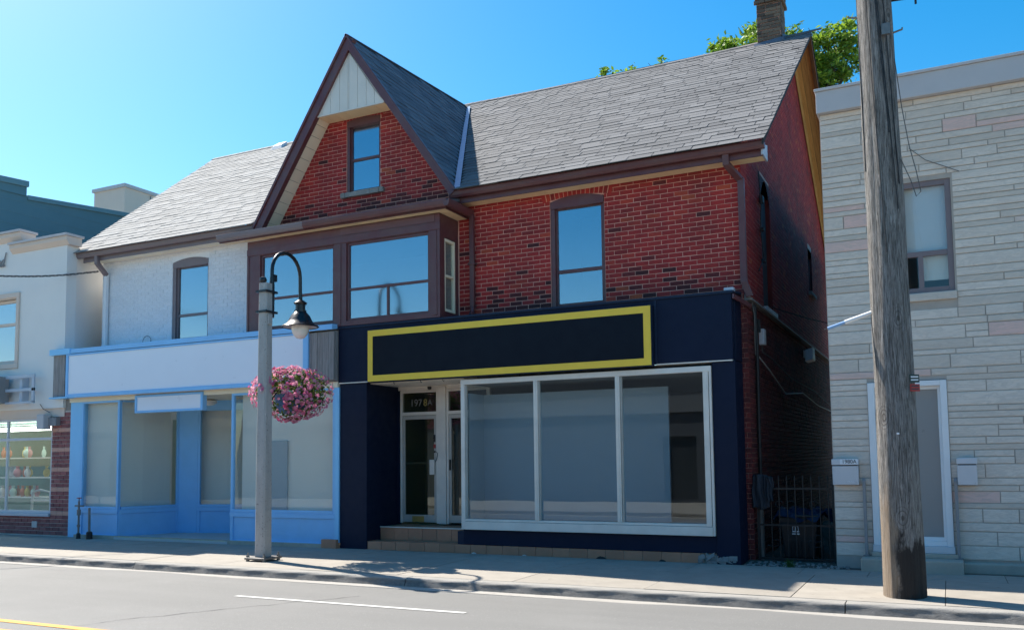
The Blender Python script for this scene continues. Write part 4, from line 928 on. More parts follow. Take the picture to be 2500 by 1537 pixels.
# piers, knee panels, posts
boxpart('pier', 'shop_blue_light', wh, -17.48, -17.12, -.02, .4, -.0, 2.96, bevel=.006); boxpart('pier', 'shop_blue_light', wh, -10.20, -10.105, -.03, .3, .10, 2.96, bevel=.006)
def shop_window(p, q, z0, z1, nm='display_window', post0=True, post1=True, knee=True, top=2.96, glassmat='glass_pale'):
    """window between plan points p and q with a knee panel below"""
    p, q = Vector((*p, 0)), Vector((*q, 0)); u = (q-p); L = u.length; u.normalize(); n = Vector((u.y, -u.x, 0)); up = Vector((0,0,1))
    mb = MB(); f = .055
    def b(a0, a1, za, zb, d0, d1): mb.obox(p+u*(a0+a1)/2+up*(za+zb)/2+n*(d0+d1)/2, u, up, n, (a1-a0)/2, (zb-za)/2, abs(d1-d0)/2)
    if post0: b(0, f, z0, top, -.05, .02)
    if post1: b(L-f, L, z0, top, -.05, .02)
    b(f, L-f, z1, top, -.05, .02); b(f, L-f, z0, z0+f, -.05, .025)
    w = mb.build(nm, 'shop_blue', wh, .004)
    mb = MB(); b2 = lambda a0, a1, za, zb, d0, d1: mb.obox(p+u*(a0+a1)/2+up*(za+zb)/2+n*(d0+d1)/2, u, up, n, (a1-a0)/2, (zb-za)/2, abs(d1-d0)/2)
    b2(f-.004, L-f+.004, z0+f-.004, z1+.004, -.02, -.014); mb.build('pane', glassmat, w)
    if knee:
        mb = MB(); b3 = lambda a0, a1, za, zb, d0, d1: mb.obox(p+u*(a0+a1)/2+up*(za+zb)/2+n*(d0+d1)/2, u, up, n, (a1-a0)/2, (zb-za)/2, abs(d1-d0)/2)
        b3(0, L, .0, z0, -.06, 0); k = mb.build('knee_panel', 'shop_blue', wh, .004)
        mb = MB(); b3 = lambda a0, a1, za, zb, d0, d1: mb.obox(p+u*(a0+a1)/2+up*(za+zb)/2+n*(d0+d1)/2, u, up, n, (a1-a0)/2, (zb-za)/2, abs(d1-d0)/2)
        b3(0, L, z0-.09, z0-.002, .0, .03); b3(0, .07, .0, z0-.09, 0, .02); b3(L-.07, L, .0, z0-.09, 0, .02); b3(.07, L-.07, .0, .08, 0, .02); mb.build('panel_moulding', 'shop_blue', k, .004)
    return w
shop_window((-17.12, -.0), (-15.93, -.0), .62, 2.92); shop_window((-15.93, -.0), (-15.50, 1.25), .62, 2.92, post0=False)
shop_window((-12.75, -.0), (-10.20, -.0), .62, 2.92); shop_window((-13.2, 1.7), (-12.75, -.0), .62, 2.92, post1=False)
MB().prism([(-15.58, 1.22, 0), (-15.0, 1.30, 0), (-15.0, 1.42, 0), (-15.62, 1.40, 0)], (0, 0, 2.96)).build('corner_post', 'shop_blue', wh, .006)
shop_window((-15.0, 1.32), (-13.9, 1.62), .62, 2.75, glassmat='glass_pale'); MB().prism([(-15.0, 1.30, 2.75), (-13.2, 1.70, 2.75), (-13.2, 1.8, 2.75), (-15.0, 1.42, 2.75)], (0, 0, .22)).build('back_header', 'shop_blue', wh)
MB().prism([(-13.9, 1.62, .1), (-13.2, 1.75, .1), (-13.2, 1.80, .1), (-13.9, 1.68, .1)], (0, 0, 2.65)).build('entry_door', 'plaster_dim', wh)
# recess floor, ceiling, interior walls
MB().prism([(-15.93, -.10, -.01), (-12.75, -.10, -.01), (-13.2, 1.8, -.01), (-15.5, 1.5, -.01)], (0, 0, .06)).build('recess_floor', 'coping_grey', wh)
MB().box(-17.2, -10.15, .12, 3.0, 2.97, 3.02).build('shop_ceiling', 'cream_pale', wh)
MB().prism([(-17.12, .14, .3), (-16.08, .14, .3), (-15.72, 1.2, .3), (-15.77, 1.2, .3), (-16.12, .18, .3), (-17.12, .18, .3)], (0, 0, 2.66)).box(-17.2, -17.13, .05, .64, .3, 2.96).build('display_back', 'plaster_warm', wh)
MB().box(-12.62, -10.2, .16, .20, .3, 2.96).box(-10.2, -10.14, .05, .8, .3, 2.96).build('display_back', 'plaster_warm', wh)
boxpart('display_back', 'plaster_in', wh, -11.95, -11.45, .12, .158, .4, 2.0)
MB().prism([(-15.2, 1.5, .0), (-13.6, 1.9, .0), (-13.6, 1.95, .0), (-15.2, 1.55, .0)], (0, 0, 2.96)).build('inner_wall', 'plaster_warm', wh)
MB().prism([(-17.1, .07, .55), (-16.0, .07, .55), (-16.0, .15, .55), (-17.1, .15, .55)], (0, 0, .03)).build('display_floor', 'plaster_warm', wh); boxpart('display_floor', 'plaster_warm', wh, -12.7, -10.2, .06, .16, .55, .58)
MB().box(-17.2, -10.13, -.09, .02, -.02, .07).build('plinth', 'concrete_step', wh, .006); boxpart('plinth_block', 'tile_brown', wh, -10.45, -10.11, -.10, .02, -.01, .16, bevel=.005)
mb = MB(); rr = random.Random(4)
for i in range(26): x = rr.uniform(-15.9, -12.9); mb.box(x, x+rr.uniform(.02, .14), -.094, -.089, rr.uniform(.015, .03), rr.uniform(.032, .05))
mb.box(-15.8, -12.8, -.094, -.089, .046, .054); mb.build('paint_scuffs', 'scuff_yellow', wh)
MB().lathe([(.0, -.10), (.10, -.085), (.16, -.04), (.17, 0), (.12, .03)], (-14.42, 1.05, 2.93), 20).build('ceiling_light', 'opal', wh)
hs = thing('hanging_sign', 'small blank white sign in a blue frame hanging under the blue shop fascia', 'sign', (-14.45, -.05, 2.65))
MB().box(-15.42, -13.48, -.07, .05, 2.655, 2.70).box(-15.42, -13.48, -.07, .05, 2.985, 3.035).box(-15.42, -15.36, -.07, .05, 2.70, 2.985).box(-13.54, -13.48, -.07, .05, 2.70, 2.985).build('frame', 'shop_blue', hs, .006); boxpart('panel', 'sign_white', hs, -15.36, -13.54, -.055, .03, 2.70, 2.985)
MB().box(-15.0, -14.97, -.02, .0, 3.035, 3.08).box(-13.9, -13.87, -.02, .0, 3.035, 3.08).build('bracket', 'iron', hs)
# standpipes by the pier
sp = thing('standpipe', 'rusty standpipe with a red valve wheel beside the blue pier', 'pipe', (-16.85, -.24, 0))
MB().tube([(-16.85, -.24, 0), (-16.85, -.24, .80)], .022, 8).tube([(-16.85, -.24, .5), (-16.85, -.24, .62)], .04, 8).tube([(-16.85, -.24, .25), (-16.85, -.24, .3)], .034, 8).tube([(-16.97, -.24, .70), (-16.70, -.24, .70)], .018, 8).build('pipe', 'streak_rust' if 'streak_rust' in MATS else 'ledge_metal', sp)
MB().lathe([(.0, 0), (.05, .0), (.055, .015), (.0, .02)], (-16.85, -.24, .86), 10).build('valve_wheel', 'red_tag', sp); MB().tube([(-16.85, -.24, .8), (-16.85, -.24, .87)], .01, 6).build('stem', 'iron', sp); MB().lathe([(.05, 0), (.045, .1), (.03, .12)], (-16.85, -.24, 0), 10).build('collar', 'iron', sp)
sp = thing('bollard_pipe', 'plain grey pipe with a dark foot beside the rusty standpipe', 'pipe', (-16.53, -.22, 0))
MB().tube([(-16.53, -.22, 0), (-16.55, -.22, .66)], .026, 8).build('pipe', 'ledge_metal', sp); MB().lathe([(.07, 0), (.065, .14), (.04, .16)], (-16.53, -.22, 0), 10).build('foot', 'iron', sp)
# ------------------------------------------------------------------ beige stucco building at the left
be = thing('stucco_building', 'cream stucco building with stepped parapet and a brick-piered shop window', 'building', (-20, 0, 0))
BYF = -.05; BXR = -17.70
bw = (-21.4, -19.38, 3.95, 5.50)
wall_holes(-27, BXR, 2.86, 6.55, BYF, .25, [bw]).box(-27, -19.28, BYF, BYF+.25, 6.55, 6.84).build('front_wall', 'stucco', be)
MB().prism([(BXR, BYF+.25, 2.86), (BXR-2.2, 7, 2.86), (BXR-2.45, 7, 2.86), (BXR-.25, BYF+.25, 2.86)], (0, 0, 3.69)).prism([(BXR, .1, 0), (BXR-2.2, 7, 0), (BXR-2.45, 7, 0), (BXR-.25, .1, 0)], (0, 0, 2.86)).build('side_wall', 'stucco', be)
MB().prism([(-27, .2, 6.2), (BXR-.3, .2, 6.2), (BXR-2.5, 7, 6.2), (-27, 7, 6.2)], (0, 0, .1)).build('roof', 'roof_deck_pale', be)
for a, b, z in ((-27, -19.22, 6.84), (-19.60, -17.60, 6.55)):
    MB().prism([(a, BYF-.02, z-.0), (a, BYF-.10, z+.10), (a, BYF-.10, z+.19), (a, BYF+.30, z+.19), (a, BYF+.30, z)], (b-a, 0, 0)).build('cornice', 'stucco_trim', be, .006)
    boxpart('coping', 'coping_grey', be, a-.02, b+.03, BYF-.14, BYF+.34, z+.192, z+.245, bevel=.006)
MB().box(-21.5, -19.28, BYF-.04, BYF, 3.83, 3.95).box(-21.5, -19.28, BYF-.04, BYF, 5.50, 5.62).box(-19.38, -19.28, BYF-.04, BYF, 3.95, 5.50).build('window_surround', 'stucco_trim', be, .01)
sash(be, -21.3, -19.40, 3.97, 5.48, BYF+.10, .07, .06, 'stucco_trim', 'glass_sky', [4.9], [(-20.35, 3.98, 5.45)])
room(be, 'window_room', 'plaster_in', -21.4, -19.35, BYF+.252, 1.6, 3.9, 5.55)
# end of the wall lettering: a cursive "nd"
def stroke(pts, r=.016): return MB().tube([(x, BYF-.03, z) for x, z in pts], r, 6)
ox, oz = -20.16, 6.28; k = .30
def P(l): return [(ox+x*k+z*k*.25, oz+z*k) for x, z in l]
lt = stroke(P([(-.25, .15), (-.1, .0), (.0, .1), (.05, .55), (.03, .0)])).tube([(x, BYF-.03, z) for x, z in P([(.03, .0), (.06, .3), (.18, .52), (.30, .5), (.32, .3), (.30, .08), (.36, .0), (.48, .1)])], .016, 6)
lt.tube([(x, BYF-.03, z) for x, z in P([(.85, .45), (.72, .55), (.58, .42), (.52, .2), (.58, .02), (.70, .02), (.82, .2), (.86, .5), (.90, 1.1), (.86, .6), (.84, .12), (.92, .0), (1.02, .1)])], .016, 6)
lt.build('wall_lettering', 'post_grey', be)
# ground floor
pf = .02
boxpart('pier_core', 'mortar_pale', be, -18.12, -17.50, pf+.012, .3, -.01, 2.79)
boxpart('apron_core', 'mortar_pale', be, -27, -18.12, pf+.014, .3, -.01, .44)
pc = be.children[-2]; ac = be.children[-1]
core = [o for o in be.children if o.name.startswith('pier_core')][0]; apr = [o for o in be.children if o.name.startswith('apron_core')][0]
PB = piece_template(.20, .08, .005)
bands = (.46, .96, 1.38, 1.80, 2.22); H = .0885
ms = []; mb_ = []
for r_ in range(31):
    z = .02+r_*H
    isb = r_ in (5, 11, 16, 21, 26)
    tgt = mb_ if isb else ms
    tgt += lay(-18.13, -17.49, z, z+H, .215, H, .011, [], None, .016, (0, pf+.012, 0), jit=.002, half=.5, seedoff=r_*2+100) if not isb else lay(-18.13, -17.49, z, z+H, .215, H, .004, [], None, .016, (0, pf+.012, 0), jit=.001, seedoff=7)
ms = []; 
for r_ in range(31):
    z = .02+r_*H
    if r_ in (5, 11, 16, 21, 26): continue
    ms += [m for m in lay(-18.13-(.1075 if r_ % 2 else 0), -17.49, z, z+H, .215, H, .011, [], lambda v, t: (-18.13, -17.49), .016, (0, pf+.012, 0), jit=.002, half=0, seedoff=r_)]
pieces('brick', ms, core, PB, 'brick_pier', 300); pieces('band_brick', mb_, core, PB, 'brick_band', 60)
msr = lay(.03, .29, .02, 2.78, .215, H, .011, [], None, .012, (-17.50, 0, 0), (0,1,0), (0,0,1), (1,0,0), jit=.002, seedoff=31); pieces('brick', msr, core, PB, 'brick_pier', 0, be, 'pier_side_courses')
ms = lay(-20.5, -18.13, .02, .44, .215, H, .011, [], None, .016, (0, pf+.014, 0), jit=.002, seedoff=77); pieces('brick', ms, apr, PB, 'brick_pier', 60, be, 'pier_side_courses')
boxpart('apron_vent', 'coping_grey', be, -18.72, -18.55, pf-.02, pf, .18, .32)
boxpart('soffit_band', 'stucco_trim', be, -27, -17.72, .0, .28, 2.66, 2.86); boxpart('side_block', 'sill_stone', be, -17.70, -17.5, .02, .28, 2.79, 3.06)
sw = sash(be, -21.0, -18.13, .50, 2.66, .04, .06, .07, 'mailbox', 'glass_shop', [2.18], [(-19.74, .5, 2.66)], name='shop_window'); boxpart('window_sill', 'flash_pale', be, -21, -18.12, -.04, .06, .43, .50, bevel=.006)
room(be, 'shop_room', 'shop_teal', -25.0, -18.1, .3, 4.5, .2, 2.66)
for i, y in enumerate((1.2, 2.2)): boxpart('tube_light', 'tube_light', be, -23.5, -19.0, y, y+.12, 2.50, 2.54)
for z in (.75, 1.25, 1.75): boxpart('display_shelf', 'mailbox', be, -22.8, -20.0, 1.6, 2.0, z, z+.03)
rr = random.Random(8)
for i in range(34):
    x, y, z = rr.uniform(-22.5, -20.1), rr.uniform(1.62, 1.9), rr.choice((.78, 1.28, 1.78)); s = rr.uniform(.05, .11)
    MB().lathe([(s*.5, 0), (s, .08), (s*.9, .16), (s*.35, .22), (s*.5, .28)], (x, y, z), 8).build('vase', rr.choice(['merch_red', 'merch_pink', 'merch_gold', 'mailbox', 'shop_teal']), be)
MB().tube([(-19.6, .6, .25), (-19.55, .6, .95), (-19.3, .6, 1.0), (-19.0, .65, .95), (-18.95, .65, .25)], .03, 8).tube([(-19.6, .6, .75), (-18.95, .65, .75)], .025, 8).build('display_chair', 'mailbox', be)
# projecting lamp box on the pier
lb = thing('wall_light', 'pale grey wall light box on the red brick pier', 'light', (-18.05, -.1, 2.4)); MB().box(-18.36, -18.12, -.22, -.02, 2.38, 2.72).build('housing', 'coping_grey', lb, .02); boxpart('arm', 'post_grey', lb, -18.12, -17.86, -.10, pf, 2.46, 2.64, bevel=.005)
MB().tube([(-18.45, BYF-.02, 2.96), (-18.3, -.1, 2.85), (-18.12, -.06, 2.76)], .008, 6).build('cable', 'cable_grey', lb)
# lit-box sign with its bracket
bs = thing('box_sign', 'green and white box sign reading WESTON RD on a white bracket', 'sign', (-20, -.3, 3.0))
MB().box(-22, -19.42, -.42, -.16, 3.0, 3.62).build('cabinet', 'post_grey', bs, .01); boxpart('face', 'sign_green', bs, -21.95, -19.46, -.426, -.42, 3.03, 3.59)
MB().box(-22, -19.42, -.435, -.42, 2.995, 3.025).box(-22, -19.42, -.435, -.42, 3.595, 3.625).box(-19.455, -19.42, -.435, -.42, 3.025, 3.595).build('rim', 'mailbox', bs)
put_text('WESTON RD', .125, (-19.76, -.43, 3.10), 'print_dark', bs, 'lettering', extrude=.002, sx=.72)
mb = MB(); mb.box(-19.42, -18.42, -.26, -.22, 3.56, 3.64).box(-19.42, -18.42, -.26, -.22, 3.26, 3.33).box(-18.50, -18.42, -.26, -.22, 3.0, 3.56).box(-19.42, -18.42, -.26, -.22, 2.98, 3.03); mb.box(-18.98, -18.88, -.22, BYF, 3.0, 3.6); mb.build('bracket', 'flash_pale', bs, .005)
# ------------------------------------------------------------------ teal building and the tall block behind
te = thing('teal_building', 'teal painted building with stepped side parapet behind the cream building', 'building', (-26, 5, 0))
TX = -24.0
MB().prism([(TX, 2.0, 0), (TX, 14, 0), (TX, 14, 10.5), (TX, 6.76, 9.85), (TX, 3.24, 9.46), (TX, 2.0, 9.42)], (-8, 0, 0)).build('wall', 'teal_wall', te)
MB().prism([(TX+.04, 1.9, 9.42), (TX+.04, 3.26, 9.46), (TX+.04, 3.26, 9.89), (TX+.04, 1.9, 9.78)], (-.5, 0, 0)).build('parapet_step', 'teal_wall', te)
MB().prism([(TX+.10, 1.85, 9.62), (TX+.10, 3.30, 9.73), (TX+.10, 3.30, 9.91), (TX+.10, 1.85, 9.80)], (-.6, 0, 0)).build('parapet_cap', 'teal_cap', te, .02)
MB().prism([(TX+.06, 3.3, 9.36), (TX+.06, 14, 10.4), (TX+.06, 14, 10.56), (TX+.06, 3.3, 9.50)], (-.4, 0, 0)).build('coping', 'teal_cap', te, .01)
mb = MB()
for i in range(16): mb.prism([(TX+.008, 2.0, 4+.35*i), (TX+.008, 14, 4+.35*i+.02), (TX+.008, 14, 4+.35*i+.03), (TX+.008, 2.0, 4+.35*i+.01)], (-.01, 0, 0))
mb.build('course_lines', 'teal_cap', te)
tb = thing('tower_block', 'plain cream block rising far behind the teal building', 'building', (-39, 19, 0))
MB().box(-38.2, -36, 16.74, 24, 0, 15.25).build('wall', 'stucco_trim', tb); MB().box(-38.28, -35.92, 16.66, 24.1, 15.25, 15.42).build('parapet_cap', 'coping_grey', tb); MB().box(-36, -34.2, 19.5, 24, 0, 14.6).build('wing', 'stucco', tb); MB().tube([(-35.98, 18.3, 14.9), (-35.98, 18.3, 15.2)], .03, 6).build('pipe', 'post_grey', tb)
# ------------------------------------------------------------------ stone building at the right
so = thing('stone_building', 'grey split-stone building with metal parapet beside the alley', 'building', (.5, .3, 0))
SY = .30; SX0, SX1 = -1.50, 4.2
wn_h = (-.50, .20, 3.86, 5.46); dr_h = (-.99, .03, .14, 2.63)
MB().box(SX0, SX0+.25, SY+.262, 12, 0, 6.7).box(SX1-.2, SX1, SY+.262, 12, 0, 6.7).build('side_wall', 'mortar_stone', so); MB().box(SX0, SX1, SY+.2, 12, 6.55, 6.65).build('roof', 'roof_deck_pale', so)
sfw = wall_holes(SX0, SX1, -.02, 6.7, SY+.012, .25, [wn_h, dr_h]).build('front_wall', 'mortar_stone', so)
ST = piece_template(.6, .14, .012); r = random.Random(17); ms = []; z = .16
plain_rows = [.075, .09, .10, .12, .14, .10, .08, .16, .19]
holes = [(wn_h[0]-.01, wn_h[1]+.02, wn_h[2]-.12, wn_h[3]+.0), dr_h]
while z < 6.64:
    h = r.choice(plain_rows); h = min(h, 6.66-z)
    if h < .045: break
    for s0, s1 in rect_minus(SX0+.002, SX1, holes, z, z+h):
        u = s0
        while u < s1-.02:
            wd = r.uniform(.3, 1.25)*(1.0 if h < .16 else .8)
            if s1-(u+wd) < .14: wd = s1-u
            e = min(u+wd, s1)
            if h > .13 and r.random() < .22:                  # split into two thin stones
                k = r.uniform(.4, .6)
                parts = [(u, e, z, z+h*k), (u, e, z+h*k, z+h)]
            else: parts = [(u, e, z, z+h)]
            for a, b, c, d in parts: ms.append(frame(((a+b)/2, SY+.012, (c+d)/2), (1,0,0), (0,0,1), (0,-1,0)) @ Matrix.Rotation(r.uniform(-.004, .004), 4, 'Z') @ Matrix.Diagonal((b-a-.012, d-c-.012, .012+r.uniform(-.003, .006), 1)))
            u = e
    z += h
pieces('stone', ms, sfw, ST, 'stone', 300, so, 'stone_courses')
boxpart('plinth', 'concrete_step', so, .12, SX1, SY-.14, SY+.02, -.02, .13, bevel=.02); boxpart('parapet', 'coping_grey', so, SX0-.03, SX1+.05, SY-.10, SY+.3, 6.66, 6.985, bevel=.006); boxpart('parapet_cap', 'coping_grey', so, SX0-.05, SX1+.07, SY-.125, SY+.34, 6.987, 7.03, bevel=.006)
sash(so, wn_h[0], wn_h[1], wn_h[2], wn_h[3], SY+.03, .075, .07, 'maroon_grey', 'glass_pale', [4.42], [(-.22, 3.9, 4.42)]); boxpart('window_sill', 'stone', so, -.55, .22, SY-.03, SY+.06, 3.74, 3.855, bevel=.012)
room(so, 'window_room', 'plaster_in', -.55, .25, SY+.264, 1.9, 3.8, 5.5)
for i in range(27): MB().prism([(-.425, SY+.112, 4.46+.035*i), (.125, SY+.112, 4.46+.035*i), (.125, SY+.122, 4.498+.035*i), (-.425, SY+.122, 4.498+.035*i)], (0, .0015, 0)).build('blind_slat', 'pvc_white', so)
boxpart('curtain', 'plaster_warm', so, -.2, .13, SY+.15, SY+.16, 4.05, 4.40)
# door
df = MB().box(-.99, -.90, SY-.03, SY+.16, .33, 2.62).box(-.055, .03, SY-.03, SY+.16, .33, 2.62).box(-.90, -.055, SY-.03, SY+.16, 2.545, 2.62).box(-.90, -.055, SY+.0, SY+.16, .33, .40).build('door_frame', 'pvc_white', so, .006)
MB().box(-.90, -.84, SY+.04, SY+.10, .40, 2.545).box(-.09, -.055, SY+.04, SY+.10, .40, 2.545).box(-.84, -.09, SY+.04, SY+.10, 2.50, 2.545).box(-.84, -.09, SY+.04, SY+.10, .40, .45).build('door', 'pvc_white', so, .004)
boxpart('door_panel', 'door_panel', so, -.845, -.085, SY+.065, SY+.085, .445, 2.505); boxpart('door_panel_rail', 'wood_raw', so, -.89, -.875, SY+.02, SY+.04, 2.0, 2.2)
boxpart('threshold', 'mailbox', so, -1.0, .04, SY-.06, SY+.16, .235, .33, bevel=.006); boxpart('door_sill', 'concrete_step', so, -1.02, .07, SY-.10, SY+.16, .17, .233, bevel=.008)
MB().box(-1.14, .13, SY-.42, SY+.01, -.02, .17).build('door_step', 'concrete_step', so, .015)
for x in (-1.085, .085):
    hr = thing('handrail', 'grey flat handrail post at the %s side of the stone building door' % ('alley' if x < 0 else 'right'), 'handrail', (x, .1, .0), 'handrails by the stone building door')
    MB().prism([(x-.02, SY-.08, .17), (x-.02, SY-.02, .17), (x-.02, SY-.02, 1.22), (x-.02, SY-.05, 1.27), (x-.02, SY-.08, 1.22)], (.04, 0, 0)).build('post', 'rail_metal', hr, .004); boxpart('foot', 'ledge_metal', hr, x-.05, x+.05, SY-.12, SY-.0, .165, .18)
for (x0, x1, num) in ((-1.50, -1.15, '1980A'), (.11, .35, None)):
    mbx = thing('mailbox', 'pale grey wall mailbox %s' % ('numbered 1980A beside the alley gate' if num else 'without a number at the right of the door'), 'mailbox', ((x0+x1)/2, SY-.05, 1.16))
    bd = MB().prism([(x0, SY-.005, 1.17), (x0, SY-.10, 1.17), (x0, SY-.12, 1.44), (x0, SY-.005, 1.44)], (x1-x0, 0, 0)).build('body', 'mailbox', mbx, .008); boxpart('lid', 'mailbox', mbx, x0-.005, x1+.005, SY-.13, SY-.005, 1.455, 1.54, bevel=.008)
    boxpart('slot', 'print_dark', mbx, x0+.01, x1-.01, SY-.10, SY-.01, 1.44, 1.456)
    for px in (x0+.03, x1-.03):
        for pz in (1.20, 1.41): MB().lathe([(.005, 0), (.005, .003)], (px, SY-.113, pz), 6).build('rivet', 'bolt_steel', mbx)
    if num:
        boxpart('number_plate', 'print_white', mbx, x0+.11, x1-.0, SY-.134, SY-.131, 1.462, 1.538); put_text(num, .078, (x0+.235, SY-.136, 1.50), 'print_dark', mbx, 'number', extrude=.001, sx=.95); put_text('MAIL', .035, (x0+.25, SY-.112, 1.215), 'print_white', mbx, 'lettering', extrude=.001, sx=1.3)
# ------------------------------------------------------------------ street lamp
LX, LY = -10.08, -2.05
lp = thing('street_lamp', 'weathered concrete street lamp post with black curved arm and bell lamp', 'lamp', (LX, LY, 0))
mb = MB(); prof = []
def oct_ring(h, c, z): return [(-h+c, -h), (h-c, -h), (h, -h+c), (h, h-c), (h-c, h), (-h+c, h), (-h, h-c), (-h, -h+c)]
V = []; N_ = 24
for i in range(N_+1):
    z = .06+4.5*i/N_; h = .105-.018*i/N_
    V += [(LX+x, LY+y, z) for x, y in oct_ring(h, .028, z)]
mb.add(V, [(i*8+k, i*8+(k+1) % 8, (i+1)*8+(k+1) % 8, (i+1)*8+k) for i in range(N_) for k in range(8)]+[tuple(range(7, -1, -1)), tuple(N_*8+k for k in range(8))]); mb.build('post', 'lamp_concrete', lp, .004)
bp = boxpart('base_plate', 'bolt_steel', lp, LX-.21, LX+.21, LY-.21, LY+.21, .025, .06, bevel=.006)
for sx in (-1, 1):
    for sy in (-1, 1): MB().tube([(LX+.17*sx, LY+.17*sy, 0), (LX+.17*sx, LY+.17*sy, .13)], .012, 6).lathe([(.028, 0), (.028, .03)], (LX+.17*sx, LY+.17*sy, .062), 6).lathe([(.03, 0), (.03, .024)], (LX+.17*sx, LY+.17*sy, 0), 6).build('anchor_bolt', 'bolt_steel', bp)
MB().lathe([(.02, 0), (.05, .02), (.062, .06), (.05, .105), (.0, .125)], (LX-.02, LY-.04, 4.55), 14).build('finial', 'iron_black', lp)
ax, ay = LX+.02, LY+.13
arc = [(ax, ay, 4.0), (ax, ay, 4.55), (ax, ay, 4.75)]+[(ax, ay+.36-.36*math.cos(a), 4.80+.36*math.sin(a)*1.02) for a in [i*math.pi/12 for i in range(13)]]+[(ax, ay+.725, 4.55), (ax, ay+.73, 4.40)]
MB().tube(arc, [.045, .045]+[.032]*(len(arc)-2), 10).build('arm', 'iron_black', lp)
boxpart('photocell', 'iron_black', lp, ax-.02, ax+.03, ay+.03, ay+.10, 4.62, 4.74, bevel=.006)
for z in (4.06, 4.40): boxpart('arm_clamp', 'iron_black', lp, LX-.115, LX+.115, LY-.115, LY+.17, z, z+.035)
boxpart('hand_hole_cover', 'lamp_concrete', lp, LX+.08, LX+.115, LY-.05, LY+.05, 3.86, 4.04, bevel=.015)
hx, hy, hz = ax, ay+.73, 3.93
hd = MB().lathe([(.31, .0), (.325, .012), (.31, .028), (.24, .07), (.20, .13), (.165, .20), (.12, .255), (.105, .27), (.105, .30), (.085, .305), (.085, .40), (.105, .405), (.11, .425), (.12, .43), (.06, .475), (.035, .49), (.035, .56)], (hx, hy, hz), 28, capb=False).build('lamp_head', 'iron_black', lp)
MB().lathe([(.20, .06), (.30, .012), (.20, .055)], (hx, hy, hz), 28, capb=False, capt=False).build('reflector', 'grey_alu', hd)
MB().lathe([(.02, -.20), (.075, -.185), (.12, -.13), (.148, -.06), (.155, .02), (.15, .06)], (hx, hy, hz), 20).build('globe', 'opal', hd)
# hanging basket
cx, cy, cz = -10.07, -1.42, 2.74
hb = thing('hanging_basket', 'round hanging basket full of pink flowers behind the concrete lamp post', 'flower basket', (cx, cy, cz-.3))
MB().lathe([(.05, -.34), (.17, -.31), (.24, -.20), (.27, -.04), (.28, .0), (.26, .0)], (cx, cy, cz), 20).build('pot', 'basket_blue', hb)
MB().tube([(LX, LY+.09, 2.78), (cx, cy-.2, 2.78)], .018, 8).tube([(LX, LY+.09, 2.55), (LX, LY+.3, 2.77)], .012, 6).build('bracket', 'iron_black', hb)
rb = random.Random(12)
def bpos(a, b, s=1.0):
    R = (.66+.10*math.sin(3*a+1)+.06*math.sin(7*a))*s; z = math.sin(b); c = math.cos(b)
    p = Vector((cx+R*.93*c*math.cos(a), cy+R*.93*c*math.sin(a), cz+.05+(.42 if z > 0 else .50)*s*z)); return p
def leaf_mesh(name, spots, mat, size, parent, petals=False):
    mb = MB(); rn = []
    for p, sc in spots:
        u = Vector((rb.gauss(0, 1), rb.gauss(0, 1), rb.gauss(0, .7))).normalized(); v = u.orthogonal().normalized(); v = (Matrix.Rotation(rb.uniform(0, 6.28), 3, u) @ v); s = size*sc; n = u.cross(v)
        mb.add([p-u*s, p+v*s*.5+n*s*.15, p+u*s, p-v*s*.5+n*s*.15], [(0, 1, 2, 3)]); rn.append(rb.random())
    o = mb.build(name, mat, parent); at = o.data.attributes.new('rnd', 'FLOAT', 'FACE'); at.data.foreach_set('value', rn); o['kind'] = 'stuff'; return o
def basket_dir():
    while True:
        a = rb.uniform(0, 6.283); z = rb.uniform(-1, 1); b = math.asin(z)
        if not (math.sin(a) < -.1 and math.cos(a) > -.7 and -.9 < z < -.12 and rb.random() < .75 and math.cos(a) < .45): return a, b
sp = []
for i in range(2600):
    a, b = basket_dir(); sp.append((bpos(a, b, rb.uniform(.55, .98)), rb.uniform(.6, 1.3)))
leaf_mesh('foliage', sp, 'leaf_basket', .034, hb)
pv = []; pf_ = []
for k in range(5):
    a0, a1 = 2*math.pi*(k-.42)/5, 2*math.pi*(k+.42)/5; o = len(pv); r1 = 1.0
    pv += [(0, 0, -.15), (r1*.8*math.cos(a0), r1*.8*math.sin(a0), .2), (r1*math.cos((a0+a1)/2), r1*math.sin((a0+a1)/2), .12), (r1*.8*math.cos(a1), r1*.8*math.sin(a1), .2)]; pf_ += [(o, o+1, o+2, o+3)]
fm = []
for i in range(1000):
    a, b = basket_dir(); p = bpos(a, b, rb.uniform(.94, 1.06)); n = (p-Vector((cx, cy, cz))).normalized(); n = (n+Vector((rb.gauss(0, .35), rb.gauss(0, .35), rb.gauss(.15, .35)))).normalized(); u = n.orthogonal().normalized(); s = rb.uniform(.024, .042)
    fm.append(frame(p, u, n.cross(u), n) @ Matrix.Rotation(rb.uniform(0, 6), 4, 'Z') @ Matrix.Diagonal((s, s, s, 1)))
pieces('blossom', fm, hb, (pv, pf_), 'petal_pink', 300, hb, 'blossom_mass')
